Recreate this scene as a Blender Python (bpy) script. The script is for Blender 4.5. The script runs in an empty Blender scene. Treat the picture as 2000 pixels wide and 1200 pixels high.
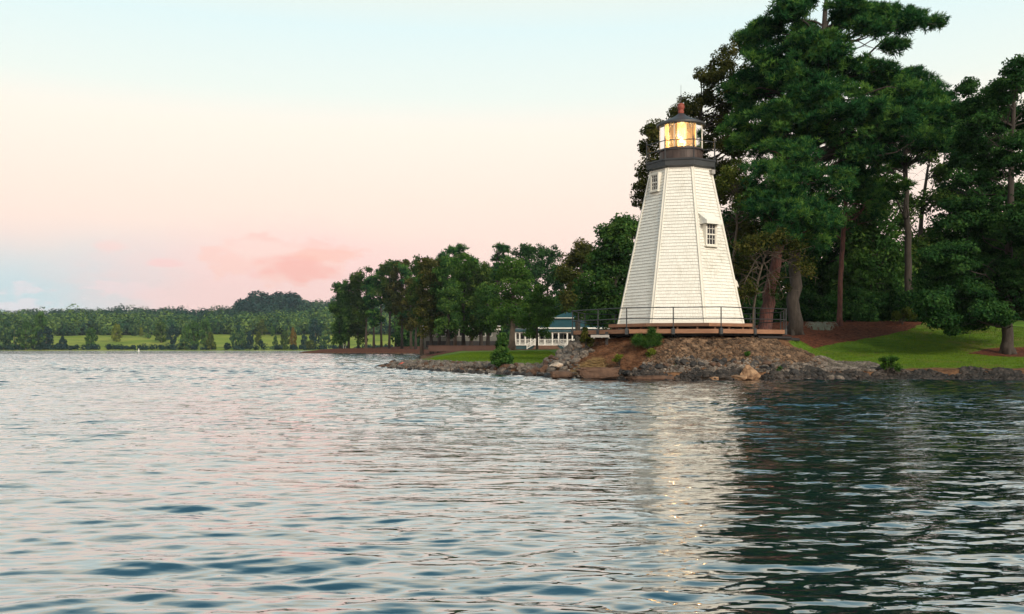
import bpy, math, random
import numpy as np
from mathutils import Vector, Matrix
R = math.radians
rng = np.random.default_rng(7)
random.seed(7)
scene = bpy.context.scene
COL = scene.collection

# ------------------------------------------------------------------ camera, world, sun, exposure
FPX, HZ, CAMZ = 1800.0, 680.0, 1.5
cam_d = bpy.data.cameras.new("camera"); cam = bpy.data.objects.new("camera", cam_d); COL.objects.link(cam)
cam.location = (0, 0, CAMZ); cam.rotation_euler = (R(90), 0, 0)
cam_d.sensor_width = 36; cam_d.lens = 36 * FPX / 2000; cam_d.shift_y = (HZ - 600) / 2000
cam_d.clip_start = .1; cam_d.clip_end = 9000
scene.camera = cam
scene.view_settings.view_transform = 'Standard'; scene.view_settings.look = 'None'
scene.view_settings.exposure = 0.0; scene.view_settings.gamma = 1.0
scene.cycles.max_bounces = 6; scene.cycles.diffuse_bounces = 3; scene.cycles.glossy_bounces = 3
scene.cycles.transparent_max_bounces = 8; scene.cycles.transmission_bounces = 3
scene.cycles.sample_clamp_indirect = 14; scene.cycles.caustics_reflective = False; scene.cycles.caustics_refractive = False

SUN_AZ, SUN_EL = R(152), R(27)      # azimuth clockwise from +Y (view direction): behind and to the right
world = bpy.data.worlds.new("World"); scene.world = world; world.use_nodes = True

class N:
    """small node helper"""
    def __init__(s, tree): s.t = tree; s.n = tree.nodes; s.l = tree.links
    def add(s, typ, **kw):
        nd = s.n.new(typ)
        ins = kw.pop('ins', {})
        for k, v in kw.items(): setattr(nd, k, v)
        for k, v in ins.items():
            if isinstance(v, bpy.types.NodeSocket): s.l.new(v, nd.inputs[k])
            else: nd.inputs[k].default_value = v
        return nd
    def math(s, op, a, b=0.0, c=None, clamp=False):
        i = {0: a, 1: b}
        if c is not None: i[2] = c
        return s.add('ShaderNodeMath', operation=op, use_clamp=clamp, ins=i).outputs[0]
    def smooth(s, x, a, b):
        nd = s.add('ShaderNodeMapRange', interpolation_type='SMOOTHSTEP', ins={'Value': x, 'From Min': a, 'From Max': b})
        return nd.outputs['Result']
    def mix(s, f, a, b, blend='MIX'):
        nd = s.add('ShaderNodeMix', data_type='RGBA', blend_type=blend, ins={'Factor': f})
        for k, v in ((6, a), (7, b)):
            if isinstance(v, bpy.types.NodeSocket): s.l.new(v, nd.inputs[k])
            else: nd.inputs[k].default_value = (*v, 1) if len(v) == 3 else v
        return nd.outputs[2]
    def ramp(s, x, stops):
        nd = s.add('ShaderNodeValToRGB', ins={0: x}); cr = nd.color_ramp
        while len(cr.elements) < len(stops): cr.elements.new(.5)
        for e, (p, c) in zip(cr.elements, stops): e.position = p; e.color = (*c, 1)
        return nd.outputs[0]
    def noise(s, vec, scale, detail=3, rough=.55, dist=0.0):
        i = {'Scale': scale, 'Detail': detail, 'Roughness': rough, 'Distortion': dist}
        if vec is not None: i['Vector'] = vec
        return s.add('ShaderNodeTexNoise', ins=i).outputs[0]

def srgb(r, g, b):
    f = lambda c: (c / 12.92 if c <= .04045 else ((c + .055) / 1.055) ** 2.4)
    return (f(r / 255), f(g / 255), f(b / 255))

def build_world():
    n = N(world.node_tree); n.n.clear()
    tc = n.add('ShaderNodeTexCoord').outputs['Generated']
    sp = n.add('ShaderNodeSeparateXYZ', ins={0: tc})
    x, y, z = sp.outputs
    az = n.math('ARCTAN2', x, y)                                # azimuth from the view axis
    el = n.math('ARCSINE', z)                                   # elevation, radians
    e01 = n.math('DIVIDE', el, 1.5708, clamp=True)
    d = 1 / 90.0
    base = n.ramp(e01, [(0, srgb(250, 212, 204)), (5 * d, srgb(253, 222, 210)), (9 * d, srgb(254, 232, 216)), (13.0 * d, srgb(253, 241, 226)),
                        (15.2 * d, srgb(236, 243, 234)), (19 * d, srgb(222, 241, 240)), (24 * d, srgb(240, 234, 214)), (31 * d, srgb(170, 198, 202)), (43 * d, srgb(84, 134, 154)), (90 * d, srgb(50, 96, 124))])  # cream band lies out of view, added to warm the water's reflections
    # dusky blue band low on the left
    wob = n.noise(tc, 5.0, 4)
    azw = n.math('ADD', az, n.math('MULTIPLY', n.math('SUBTRACT', wob, .5), .10))
    elw = n.math('ADD', el, n.math('MULTIPLY', n.math('SUBTRACT', n.noise(tc, 7.0, 4), .5), .030))
    left = n.math('SUBTRACT', 1.0, n.smooth(azw, -.42, -.22))
    low = n.math('SUBTRACT', 1.0, n.smooth(elw, .055, .135))
    blue = n.math('MULTIPLY', left, low)
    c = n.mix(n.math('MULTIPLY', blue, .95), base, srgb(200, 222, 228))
    # pale bumps of cumulus low on the left
    cv = n.add('ShaderNodeCombineXYZ', ins={0: n.math('MULTIPLY', az, 1.0), 1: n.math('MULTIPLY', el, 2.2), 2: 0.0}).outputs[0]
    cn = n.noise(cv, 13.0, 5, .55)
    cu = n.math('MULTIPLY', n.smooth(n.math('SUBTRACT', cn, n.math('MULTIPLY', el, 3.2)), .34, .40), n.math('SUBTRACT', 1.0, n.smooth(az, -.40, -.30)))
    c = n.mix(n.math('MULTIPLY', cu, .75), c, srgb(234, 226, 230))
    # pink cloud bank
    def blob(ca, ce, ra, re, soft, noise_amp, scale):
        a = n.math('DIVIDE', n.math('SUBTRACT', az, ca), ra); b = n.math('DIVIDE', n.math('SUBTRACT', el, ce), re)
        r2 = n.math('SQRT', n.math('ADD', n.math('MULTIPLY', a, a), n.math('MULTIPLY', b, b)))
        nn = n.noise(cv, scale, 6, .6)
        r2 = n.math('ADD', r2, n.math('MULTIPLY', n.math('SUBTRACT', nn, .5), noise_amp))
        return n.math('SUBTRACT', 1.0, n.smooth(r2, 1 - soft, 1 + soft))
    c = n.mix(n.math('MULTIPLY', blob(-.225, .045, .19, .070, .45, .9, 9), .85), c, srgb(255, 213, 207))
    c = n.mix(n.math('MULTIPLY', blob(-.244, .094, .068, .024, .14, 2.6, 24), .8), c, srgb(255, 208, 196))
    c = n.mix(n.math('MULTIPLY', blob(-.232, .084, .036, .013, .45, 2.6, 34), .8), c, srgb(252, 184, 172))
    c = n.mix(n.math('MULTIPLY', blob(-.268, .104, .040, .009, .45, 2.4, 38), .4), c, srgb(255, 230, 220))
    c = n.mix(n.math('MULTIPLY', blob(-.200, .098, .034, .006, .35, 2.4, 42), .6), c, srgb(255, 196, 178))
    c = n.mix(n.math('MULTIPLY', blob(-.360, .086, .016, .0045, .4, 1.4, 40), .6), c, srgb(255, 205, 200))
    c = n.mix(n.math('MULTIPLY', blob(-.412, .101, .014, .005, .5, 1.4, 40), .4), c, srgb(255, 208, 200))
    # the side of the sky where the sun has just gone down (behind the camera)
    back = n.math('MULTIPLY', n.math('SUBTRACT', 1.0, n.smooth(y, -.75, .25)), n.math('SUBTRACT', 1.0, n.smooth(z, .05, .65)))
    c = n.mix(back, c, (1.6, 1.30, 1.02))
    sky = n.add('ShaderNodeTexSky', sky_type='NISHITA', sun_disc=False, sun_elevation=SUN_EL, sun_rotation=SUN_AZ, altitude=100, air_density=1.2, dust_density=1.5)
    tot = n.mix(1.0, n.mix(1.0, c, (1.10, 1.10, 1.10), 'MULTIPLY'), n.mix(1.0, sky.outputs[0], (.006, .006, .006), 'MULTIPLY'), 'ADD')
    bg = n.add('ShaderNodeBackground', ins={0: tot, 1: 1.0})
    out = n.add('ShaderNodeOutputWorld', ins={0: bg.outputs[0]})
build_world()

sd = bpy.data.lights.new("sun", 'SUN'); sun = bpy.data.objects.new("sun", sd); COL.objects.link(sun)
sd.energy = 2.95; sd.angle = R(16); sd.color = (1.0, .89, .73)
dv = Vector((math.sin(SUN_AZ) * math.cos(SUN_EL), math.cos(SUN_AZ) * math.cos(SUN_EL), math.sin(SUN_EL)))
sun.rotation_euler = dv.to_track_quat('Z', 'Y').to_euler()

# ------------------------------------------------------------------ helpers
def P(px, py, Y):
    return np.array(((px - 1000) / FPX * Y, Y, CAMZ + (HZ - py) / FPX * Y))

def tag(o, label=None, cat=None, group=None, kind=None):
    if label: o['label'] = label
    if cat: o['category'] = cat
    if group: o['group'] = group
    if kind: o['kind'] = kind
    return o

def empty(name, loc, label, cat, group=None, rz=0):
    o = bpy.data.objects.new(name, None); COL.objects.link(o); o.location = loc; o.rotation_euler = (0, 0, rz)
    o.empty_display_size = .3
    return tag(o, label, cat, group)

def link(name, me, parent=None, loc=None):
    o = bpy.data.objects.new(name, me); COL.objects.link(o)
    if parent is not None: o.parent = parent
    if loc is not None: o.location = loc
    return o

def np_mesh(name, v, f, mat, smooth=False, attrs=None):
    """fast mesh: v (N,3), f (M,k)"""
    me = bpy.data.meshes.new(name); v = np.asarray(v, np.float32); f = np.asarray(f, np.int32)
    k = f.shape[1]
    me.vertices.add(len(v)); me.vertices.foreach_set('co', v.ravel())
    me.loops.add(f.size); me.loops.foreach_set('vertex_index', f.ravel())
    me.polygons.add(len(f)); me.polygons.foreach_set('loop_start', np.arange(0, f.size, k, dtype=np.int32))
    me.polygons.foreach_set('use_smooth', np.full(len(f), smooth))
    for an, av in (attrs or {}).items():
        a = me.attributes.new(an, 'FLOAT', 'POINT'); a.data.foreach_set('value', np.asarray(av, np.float32))
    me.update(calc_edges=True); me.materials.append(mat)
    return me

class MB:
    """collects shapes into ONE mesh"""
    def __init__(s): s.v = []; s.f = []; s.mi = []; s.m = 0
    def poly(s, pts, faces):
        o = len(s.v); s.v += [tuple(map(float, p)) for p in pts]
        for f in faces: s.f.append([o + i for i in f]); s.mi.append(s.m)
    def box(s, c, size, rz=0, mtx=None):
        hx, hy, hz = size[0] / 2, size[1] / 2, size[2] / 2
        ca, sa = math.cos(rz), math.sin(rz); pts = []
        for dx, dy, dz in ((-1, -1, -1), (1, -1, -1), (1, 1, -1), (-1, 1, -1), (-1, -1, 1), (1, -1, 1), (1, 1, 1), (-1, 1, 1)):
            X, Y, Z = dx * hx, dy * hy, dz * hz
            pts.append((c[0] + X * ca - Y * sa, c[1] + X * sa + Y * ca, c[2] + Z))
        s.hexa(pts)
    def hexa(s, p):
        s.poly(p, [(3, 2, 1, 0), (4, 5, 6, 7), (0, 1, 5, 4), (1, 2, 6, 5), (2, 3, 7, 6), (3, 0, 4, 7)])
    def obox(s, o, ax, ay, az):
        """box from a corner-centre o with half-axes vectors"""
        o, ax, ay, az = map(np.asarray, (o, ax, ay, az)); pts = []
        for dx, dy, dz in ((-1, -1, -1), (1, -1, -1), (1, 1, -1), (-1, 1, -1), (-1, -1, 1), (1, -1, 1), (1, 1, 1), (-1, 1, 1)):
            pts.append(o + ax * dx + ay * dy + az * dz)
        s.hexa(pts)
    def tube(s, path, rad, n=8, cap=True, jit=0.0):
        path = [np.asarray(p, float) for p in path]; m = len(path)
        if not hasattr(rad, '__len__'): rad = [rad] * m
        o = len(s.v); pts = []
        for i, p in enumerate(path):
            d = path[min(i + 1, m - 1)] - path[max(i - 1, 0)]; d = d / (np.linalg.norm(d) + 1e-9)
            a = np.array((1., 0, 0)) if abs(d[0]) < .8 else np.array((0, 1., 0))
            u = np.cross(d, a); u /= np.linalg.norm(u); w = np.cross(d, u)
            for k in range(n):
                t = 2 * math.pi * k / n; r = rad[i] * (1 + jit * (random.random() - .5))
                pts.append(p + r * (math.cos(t) * u + math.sin(t) * w))
        fs = [(i * n + k, i * n + (k + 1) % n, (i + 1) * n + (k + 1) % n, (i + 1) * n + k) for i in range(m - 1) for k in range(n)]
        if cap: fs += [tuple(range(n))[::-1], tuple((m - 1) * n + k for k in range(n))]
        s.poly(pts, fs)
    def lathe(s, prof, c, n=24, a0=0.0):
        m = len(prof)
        pts = [(c[0] + r * math.cos(a0 + 2 * math.pi * k / n), c[1] + r * math.sin(a0 + 2 * math.pi * k / n), c[2] + z) for r, z in prof for k in range(n)]
        fs = [(i * n + k, i * n + (k + 1) % n, (i + 1) * n + (k + 1) % n, (i + 1) * n + k) for i in range(m - 1) for k in range(n)]
        fs += [tuple(range(n))[::-1], tuple((m - 1) * n + k for k in range(n))]
        s.poly(pts, fs)
    def prism(s, poly, z0, z1):
        n = len(poly); pts = [(x, y, z0) for x, y in poly] + [(x, y, z1) for x, y in poly]
        s.poly(pts, [tuple(range(n))[::-1], tuple(range(n, 2 * n))] + [(i, (i + 1) % n, n + (i + 1) % n, n + i) for i in range(n)])
    def build(s, name, mat, parent=None, smooth=False, loc=None):
        me = bpy.data.meshes.new(name); me.from_pydata(s.v, [], s.f); me.update()
        for mm in (mat if isinstance(mat, (list, tuple)) else [mat]): me.materials.append(mm)
        if any(s.mi): me.polygons.foreach_set('material_index', s.mi)
        if smooth: me.polygons.foreach_set('use_smooth', [True] * len(s.f))
        if parent is not None and loc is None:                  # geometry given in world space: make it local to its parent
            M = Matrix.Translation(parent.location) @ parent.rotation_euler.to_matrix().to_4x4()
            q = parent.parent
            while q is not None:
                M = Matrix.Translation(q.location) @ q.rotation_euler.to_matrix().to_4x4() @ M; q = q.parent
            me.transform(M.inverted())
        return link(name, me, parent, loc)

# ------------------------------------------------------------------ materials
def new_mat(name):
    m = bpy.data.materials.new(name); m.use_nodes = True; n = N(m.node_tree); n.n.clear()
    return m, n
def finish(n, shader):
    n.add('ShaderNodeOutputMaterial', ins={0: shader})
def pbr(name, col, rough=.6, var=.15, vscale=3.0, bump=0.0, bscale=20.0, metal=0.0, col2=None, stretch=None, spec=.5, island=0.0):
    m, n = new_mat(name)
    vec = n.add('ShaderNodeTexCoord').outputs['Object']
    if stretch: vec = n.add('ShaderNodeMapping', ins={0: vec, 'Scale': stretch}).outputs[0]
    nz = n.noise(vec, vscale, 5)
    f = n.smooth(nz, .3, .7)
    c2 = col2 or tuple(c * (1 - var * 2) for c in col)
    c = n.mix(f, c2, col)
    if island:
        ri = n.add('ShaderNodeNewGeometry').outputs['Random Per Island']
        k = n.math('MULTIPLY_ADD', ri, island, 1 - island / 2)
        kk = n.add('ShaderNodeCombineColor', ins={0: k, 1: k, 2: k}).outputs[0]
        c = n.mix(1.0, c, kk, 'MULTIPLY')
    ins = {'Base Color': c, 'Roughness': rough, 'Metallic': metal, 'Specular IOR Level': spec}
    if bump:
        ins['Normal'] = n.add('ShaderNodeBump', ins={'Strength': 1.0, 'Distance': bump, 'Height': n.noise(vec, bscale, 4)}).outputs[0]
    finish(n, n.add('ShaderNodeBsdfPrincipled', ins=ins).outputs[0])
    return m
def leaf_mat(name, dark, mid, light, trans=.28):
    m, n = new_mat(name)
    a = n.add('ShaderNodeAttribute', attribute_name='tint').outputs['Fac']
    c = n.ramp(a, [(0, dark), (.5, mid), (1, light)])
    d = n.add('ShaderNodeBsdfDiffuse', ins={0: c})
    t = n.add('ShaderNodeBsdfTranslucent', ins={0: n.mix(1.0, c, (1.0, 1.15, .5), 'MULTIPLY')})
    finish(n, n.add('ShaderNodeMixShader', ins={0: trans, 1: d.outputs[0], 2: t.outputs[0]}).outputs[0])
    return m
M = {}
M['bark'] = pbr('bark', (.060, .048, .040), .9, .25, 2.5, .03, 9, stretch=(3, 3, .7))
M['bark_red'] = pbr('bark_red', (.135, .052, .042), .9, .2, 3.5, .05, 9, col2=(.045, .022, .020), stretch=(3, 3, .6))
M['limb_grey'] = pbr('limb_grey', (.10, .08, .06), .9, .2, 3, .02, 10)
M['bark_pale'] = pbr('bark_pale', (.20, .155, .115), .9, .2, 3, .02, 10, stretch=(3, 3, .6))
M['leaf_oak'] = leaf_mat('leaf_oak', (.022, .052, .014), (.050, .10, .024), (.12, .17, .035))
M['leaf_brown'] = leaf_mat('leaf_brown', (.026, .038, .010), (.065, .078, .020), (.15, .13, .036))
M['leaf_light'] = leaf_mat('leaf_light', (.03, .055, .012), (.07, .10, .02), (.14, .16, .035))
M['leaf_pine'] = leaf_mat('leaf_pine', (.011, .044, .022), (.032, .118, .040), (.13, .26, .05), .2)
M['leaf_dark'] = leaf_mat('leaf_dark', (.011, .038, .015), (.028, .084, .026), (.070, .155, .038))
M['leaf_mid'] = leaf_mat('leaf_mid', (.022, .062, .02), (.05, .125, .032), (.12, .21, .045))
M['leaf_bright'] = leaf_mat('leaf_bright', (.03, .08, .018), (.06, .14, .025), (.12, .21, .04))
M['leaf_yellow'] = leaf_mat('leaf_yellow', (.08, .12, .02), (.16, .20, .03), (.26, .28, .05))
M['leaf_orange'] = leaf_mat('leaf_orange', (.08, .07, .02), (.18, .12, .03), (.30, .18, .04))
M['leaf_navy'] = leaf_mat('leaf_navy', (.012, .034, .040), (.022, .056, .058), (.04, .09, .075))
M['leaf_far_haze'] = leaf_mat('leaf_far_haze', (.012, .042, .044), (.036, .088, .070), (.10, .17, .085))  # blue of distant haze put into the leaf colour
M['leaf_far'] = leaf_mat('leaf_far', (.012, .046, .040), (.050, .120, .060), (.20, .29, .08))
M['rock_grey'] = pbr('rock_grey', (.24, .195, .155), .85, .25, 3.0, .03, 10, col2=(.075, .065, .06))
M['rock_wet'] = pbr('rock_wet', (.032, .028, .027), .6, .25, 4.0, .02, 12)
M['rock_tan'] = pbr('rock_tan', (.42, .26, .15), .85, .2, 3.0, .03, 9, col2=(.16, .085, .045))
M['rock_pale'] = pbr('rock_pale', (.62, .50, .40), .85, .1, 3.0, .02, 9, col2=(.34, .24, .17))
M['rock_coral'] = pbr('rock_coral', (.72, .13, .09), .8, .1, 3.0, .02, 9, col2=(.50, .09, .06))
M['rock_brown'] = pbr('rock_brown', (.15, .085, .055), .9, .2, 3.0, .03, 8, col2=(.08, .045, .03))
M['gravel'] = pbr('gravel', (.22, .185, .155), .85, .25, 2.0, .01, 20, col2=(.07, .055, .045), island=1.1)
M['gravel_brown'] = pbr('gravel_brown', (.20, .125, .075), .9, .25, 2.0, .01, 20, col2=(.065, .038, .022), island=1.4)
M['gravel_wet'] = pbr('gravel_wet', (.055, .043, .036), .75, .25, 2.0, .01, 20, col2=(.012, .011, .010), island=1.3)
M['wood_deck'] = pbr('wood_deck', (.34, .175, .10), .7, .12, 2.0, .004, 30, col2=(.24, .115, .065), stretch=(1, 1, 6))
M['wood_dark'] = pbr('wood_dark', (.17, .09, .055), .8, .15, 2.0, .004, 30)
M['beam_black'] = pbr('beam_black', (.018, .016, .018), .7, .1)
M['steel_black'] = pbr('steel_black', (.028, .032, .038), .45, .1, metal=.2)
M['iron_grey'] = pbr('iron_grey', (.045, .05, .055), .55, .15, 2.0)
M['drum_brown'] = pbr('drum_brown', (.085, .055, .048), .55, .2, 2.5)
M['roof_dark'] = pbr('roof_dark', (.055, .055, .06), .5, .15, 2.0)
M['rust_red'] = pbr('rust_red', (.32, .075, .05), .7, .15, 5.0)
M['trim_white'] = pbr('trim_white', (.80, .77, .69), .5, .03, 1.5)
M['house_white'] = pbr('house_white', (.80, .78, .72), .6, .04, 1.0)
M['house_wall'] = pbr('house_wall', (.16, .18, .19), .8, .1, .6)
M['beige_wall'] = pbr('beige_wall', (.15, .15, .13), .8, .1, .6)
M['roof_teal'] = pbr('roof_teal', (.012, .062, .070), .6, .12, .8, .01, 3)
M['window_dark'] = pbr('window_dark', (.012, .016, .022), .08, .05)
M['brick_red'] = pbr('brick_red', (.095, .048, .038), .9, .12, 1.2)
M['concrete'] = pbr('concrete', (.42, .40, .38), .85, .1, 3.0)
M['red_plastic'] = pbr('red_plastic', (.7, .10, .08), .5, .05)
M['needle_brown'] = pbr('needle_brown', (.26, .12, .06), .95, .2, 3.0, island=1.0, col2=(.14, .06, .03))
M['dry_grass'] = pbr('dry_grass', (.42, .29, .13), .95, .15, 3.0, island=.8)
M['bulb'] = None

def tower_mat():
    m, n = new_mat('white_shingle')
    tc = n.add('ShaderNodeTexCoord').outputs['Object']
    ri = n.add('ShaderNodeNewGeometry').outputs['Random Per Island']
    c = n.mix(n.math('MULTIPLY', ri, .55), (.88, .87, .81), (.77, .75, .69))
    big = n.smooth(n.noise(n.add('ShaderNodeMapping', ins={0: tc, 'Scale': (1, 1, .35)}).outputs[0], 1.6, 6, .65), .50, .72)
    c = n.mix(n.math('MULTIPLY', big, .35), c, (.56, .53, .44))
    # lichen and damp staining below and beside the low dormer window
    sp = n.add('ShaderNodeSeparateXYZ', ins={0: tc})
    dx = n.math('DIVIDE', n.math('SUBTRACT', sp.outputs[0], 1.25), 1.0); dz = n.math('DIVIDE', n.math('SUBTRACT', sp.outputs[2], 3.7), 1.7)
    rr = n.math('SQRT', n.math('ADD', n.math('MULTIPLY', dx, dx), n.math('MULTIPLY', dz, dz)))
    st = n.math('MULTIPLY', n.math('SUBTRACT', 1.0, n.smooth(rr, .5, 1.1)), n.smooth(n.noise(tc, 3.6, 8, .75), .40, .70))
    c = n.mix(n.math('MULTIPLY', st, .5), c, (.46, .42, .30))
    bs = n.add('ShaderNodeBsdfPrincipled', ins={'Base Color': c, 'Roughness': .65,
        'Normal': n.add('ShaderNodeBump', ins={'Distance': .004, 'Height': n.noise(tc, 30, 3)}).outputs[0]})
    finish(n, bs.outputs[0]); return m
M['shingle'] = tower_mat()

def glass_mat(name, col=(.95, .97, 1), frost=0.0, frost_col=(.9, .8, .6)):
    m, n = new_mat(name)
    fr = n.add('ShaderNodeFresnel', ins={0: 1.45})
    tr = n.add('ShaderNodeBsdfTransparent', ins={0: (*col, 1)})
    if frost:
        nz = n.smooth(n.noise(n.add('ShaderNodeTexCoord').outputs['Object'], 2.5, 3), .1, .6)
        tl = n.add('ShaderNodeBsdfTranslucent', ins={0: (*frost_col, 1)})
        tr = n.add('ShaderNodeMixShader', ins={0: n.math('MULTIPLY', nz, frost), 1: tr.outputs[0], 2: tl.outputs[0]})
    gl = n.add('ShaderNodeBsdfGlossy', ins={0: (1, 1, 1, 1), 'Roughness': .04})
    finish(n, n.add('ShaderNodeMixShader', ins={0: fr.outputs[0], 1: tr.outputs[0], 2: gl.outputs[0]}).outputs[0])
    return m
M['lantern_glass'] = glass_mat('lantern_glass', frost=.62, frost_col=(.62, .44, .24))
def emit(name, col, s):
    m, n = new_mat(name); finish(n, n.add('ShaderNodeEmission', ins={0: (*col, 1), 1: s}).outputs[0]); return m
M['bulb'] = emit('bulb', (1.0, .74, .40), 1100.0)
def lens_mat():
    m, n = new_mat('lens')
    z = n.add('ShaderNodeSeparateXYZ', ins={0: n.add('ShaderNodeTexCoord').outputs['Object']}).outputs[2]
    w = n.math('MULTIPLY_ADD', n.math('SINE', n.math('MULTIPLY', z, 70.0)), .15, .75)
    tr = n.add('ShaderNodeBsdfTransparent', ins={0: (1, .93, .78, 1)})
    tl = n.add('ShaderNodeBsdfTranslucent', ins={0: n.mix(w, (.3, .2, .08), (1, .85, .55))})
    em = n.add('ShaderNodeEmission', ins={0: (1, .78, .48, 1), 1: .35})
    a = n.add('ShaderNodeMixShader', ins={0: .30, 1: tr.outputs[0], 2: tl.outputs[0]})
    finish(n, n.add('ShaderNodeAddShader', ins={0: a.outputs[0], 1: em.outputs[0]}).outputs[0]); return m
M['lens'] = lens_mat()

def ground_mat():
    m, n = new_mat('ground')
    tc = n.add('ShaderNodeTexCoord').outputs['Object']
    at = lambda k: n.add('ShaderNodeAttribute', attribute_name=k).outputs['Fac']
    fuzz = n.math('MULTIPLY', n.math('SUBTRACT', n.noise(tc, 1.6, 6, .65), .5), .5)
    g1 = n.mix(n.smooth(n.noise(tc, .22, 4), .35, .65), (.11, .21, .02), (.16, .27, .026))
    g2 = n.mix(n.smooth(n.noise(n.add('ShaderNodeMapping', ins={0: tc, 'Scale': (.4, 1.6, 1)}).outputs[0], 2.2, 6, .7), .35, .7), g1, (.055, .115, .016))
    g3 = n.mix(n.math('MULTIPLY', n.smooth(n.noise(tc, .45, 6, .75), .47, .64), .8), g2, (.17, .14, .04))
    mul = n.mix(n.smooth(n.noise(tc, 5, 6, .75), .35, .65), (.045, .016, .010), (.19, .064, .034))
    dirt = n.mix(n.smooth(n.noise(tc, 3, 6, .75), .35, .65), (.07, .035, .02), (.24, .125, .065))
    wetc = (.022, .016, .012)
    c = n.mix(n.smooth(n.math('ADD', at('mulch'), fuzz), .42, .56), g3, mul)
    c = n.mix(n.smooth(n.math('ADD', at('dirt'), fuzz), .38, .60), c, dirt)
    c = n.mix(n.smooth(n.math('ADD', at('wet'), n.math('MULTIPLY', fuzz, .6)), .4, .6), c, wetc)
    b = n.add('ShaderNodeBump', ins={'Distance': .05, 'Height': n.noise(tc, 9, 6, .7)})
    finish(n, n.add('ShaderNodeBsdfPrincipled', ins={'Base Color': c, 'Roughness': .95, 'Specular IOR Level': .15, 'Normal': b.outputs[0]}).outputs[0])
    return m
M['ground'] = ground_mat()
def hill_mat():
    m, n = new_mat('hills')
    tc = n.add('ShaderNodeTexCoord').outputs['Object']
    c = n.mix(n.smooth(n.noise(tc, .03, 5), .4, .6), (.22, .29, .04), (.32, .35, .06))
    c = n.mix(n.smooth(n.noise(n.add('ShaderNodeMapping', ins={0: tc, 'Scale': (.3, 1.4, 1)}).outputs[0], .12, 6, .7), .5, .66), c, (.10, .15, .03))
    z = n.add('ShaderNodeSeparateXYZ', ins={0: tc}).outputs[1]
    c = n.mix(n.smooth(z, 668, 690), c, (.02, .03, .012))
    finish(n, n.add('ShaderNodeBsdfPrincipled', ins={'Base Color': c, 'Roughness': .95, 'Specular IOR Level': .1}).outputs[0])
    return m
M['hills'] = hill_mat()
def water_mat():
    m, n = new_mat('water')
    tc = n.add('ShaderNodeTexCoord').outputs['Object']
    mp = lambda s, r=0: n.add('ShaderNodeMapping', ins={0: tc, 'Scale': s, 'Rotation': (0, 0, r)}).outputs[0]
    a = n.noise(mp((.55, 1.5, 1), .10), 2.6, 3, .55, .3)
    b = n.noise(mp((.6, 1.3, 1), -.25), 8.0, 2, .5, .2)
    c3 = n.noise(mp((.5, 1.4, 1), .0), 17.0, 2, .5, .2)
    far = n.noise(mp((.35, 1.0, 1), .05), .9, 3, .6, .2)
    patch = n.math('MULTIPLY_ADD', n.smooth(n.noise(mp((.25, 1, 1)), .10, 4, .6), .3, .7), .7, .65)
    rp = n.add('ShaderNodeVectorMath', operation='LENGTH', ins={0: tc}).outputs['Value']
    near = n.math('MULTIPLY_ADD', n.math('SUBTRACT', 1.0, n.smooth(rp, 5, 22)), -.8, 1.0)   # small chop is carried by the real waves close by
    h = n.math('ADD', n.math('MULTIPLY', n.math('MULTIPLY', a, .060), near), n.math('ADD', n.math('MULTIPLY_ADD', c3, .0003, n.math('MULTIPLY', b, .0032)), n.math('MULTIPLY', n.math('MULTIPLY', far, .16), n.smooth(rp, 18, 55))))
    far2 = n.noise(mp((.30, 1.0, 1), .0), .30, 4, .65, .2)
    h = n.math('MULTIPLY_ADD', n.math('MULTIPLY', far2, .9), n.smooth(rp, 50, 160), h)
    h = n.math('MULTIPLY', h, patch)
    bp = n.add('ShaderNodeBump', ins={'Strength': 1.0, 'Distance': 1.0, 'Height': h})
    fr = n.math('POWER', n.add('ShaderNodeFresnel', ins={0: 1.333, 1: bp.outputs[0]}).outputs[0], .35)
    df = n.add('ShaderNodeBsdfDiffuse', ins={0: (.003, .018, .032, 1), 2: bp.outputs[0]})
    gl = n.add('ShaderNodeBsdfGlossy', ins={0: (1, 1, 1, 1), 'Roughness': .03, 'Normal': bp.outputs[0]})
    finish(n, n.add('ShaderNodeMixShader', ins={0: fr, 1: df.outputs[0], 2: gl.outputs[0]}).outputs[0])
    return m
M['water'] = water_mat()

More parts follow.
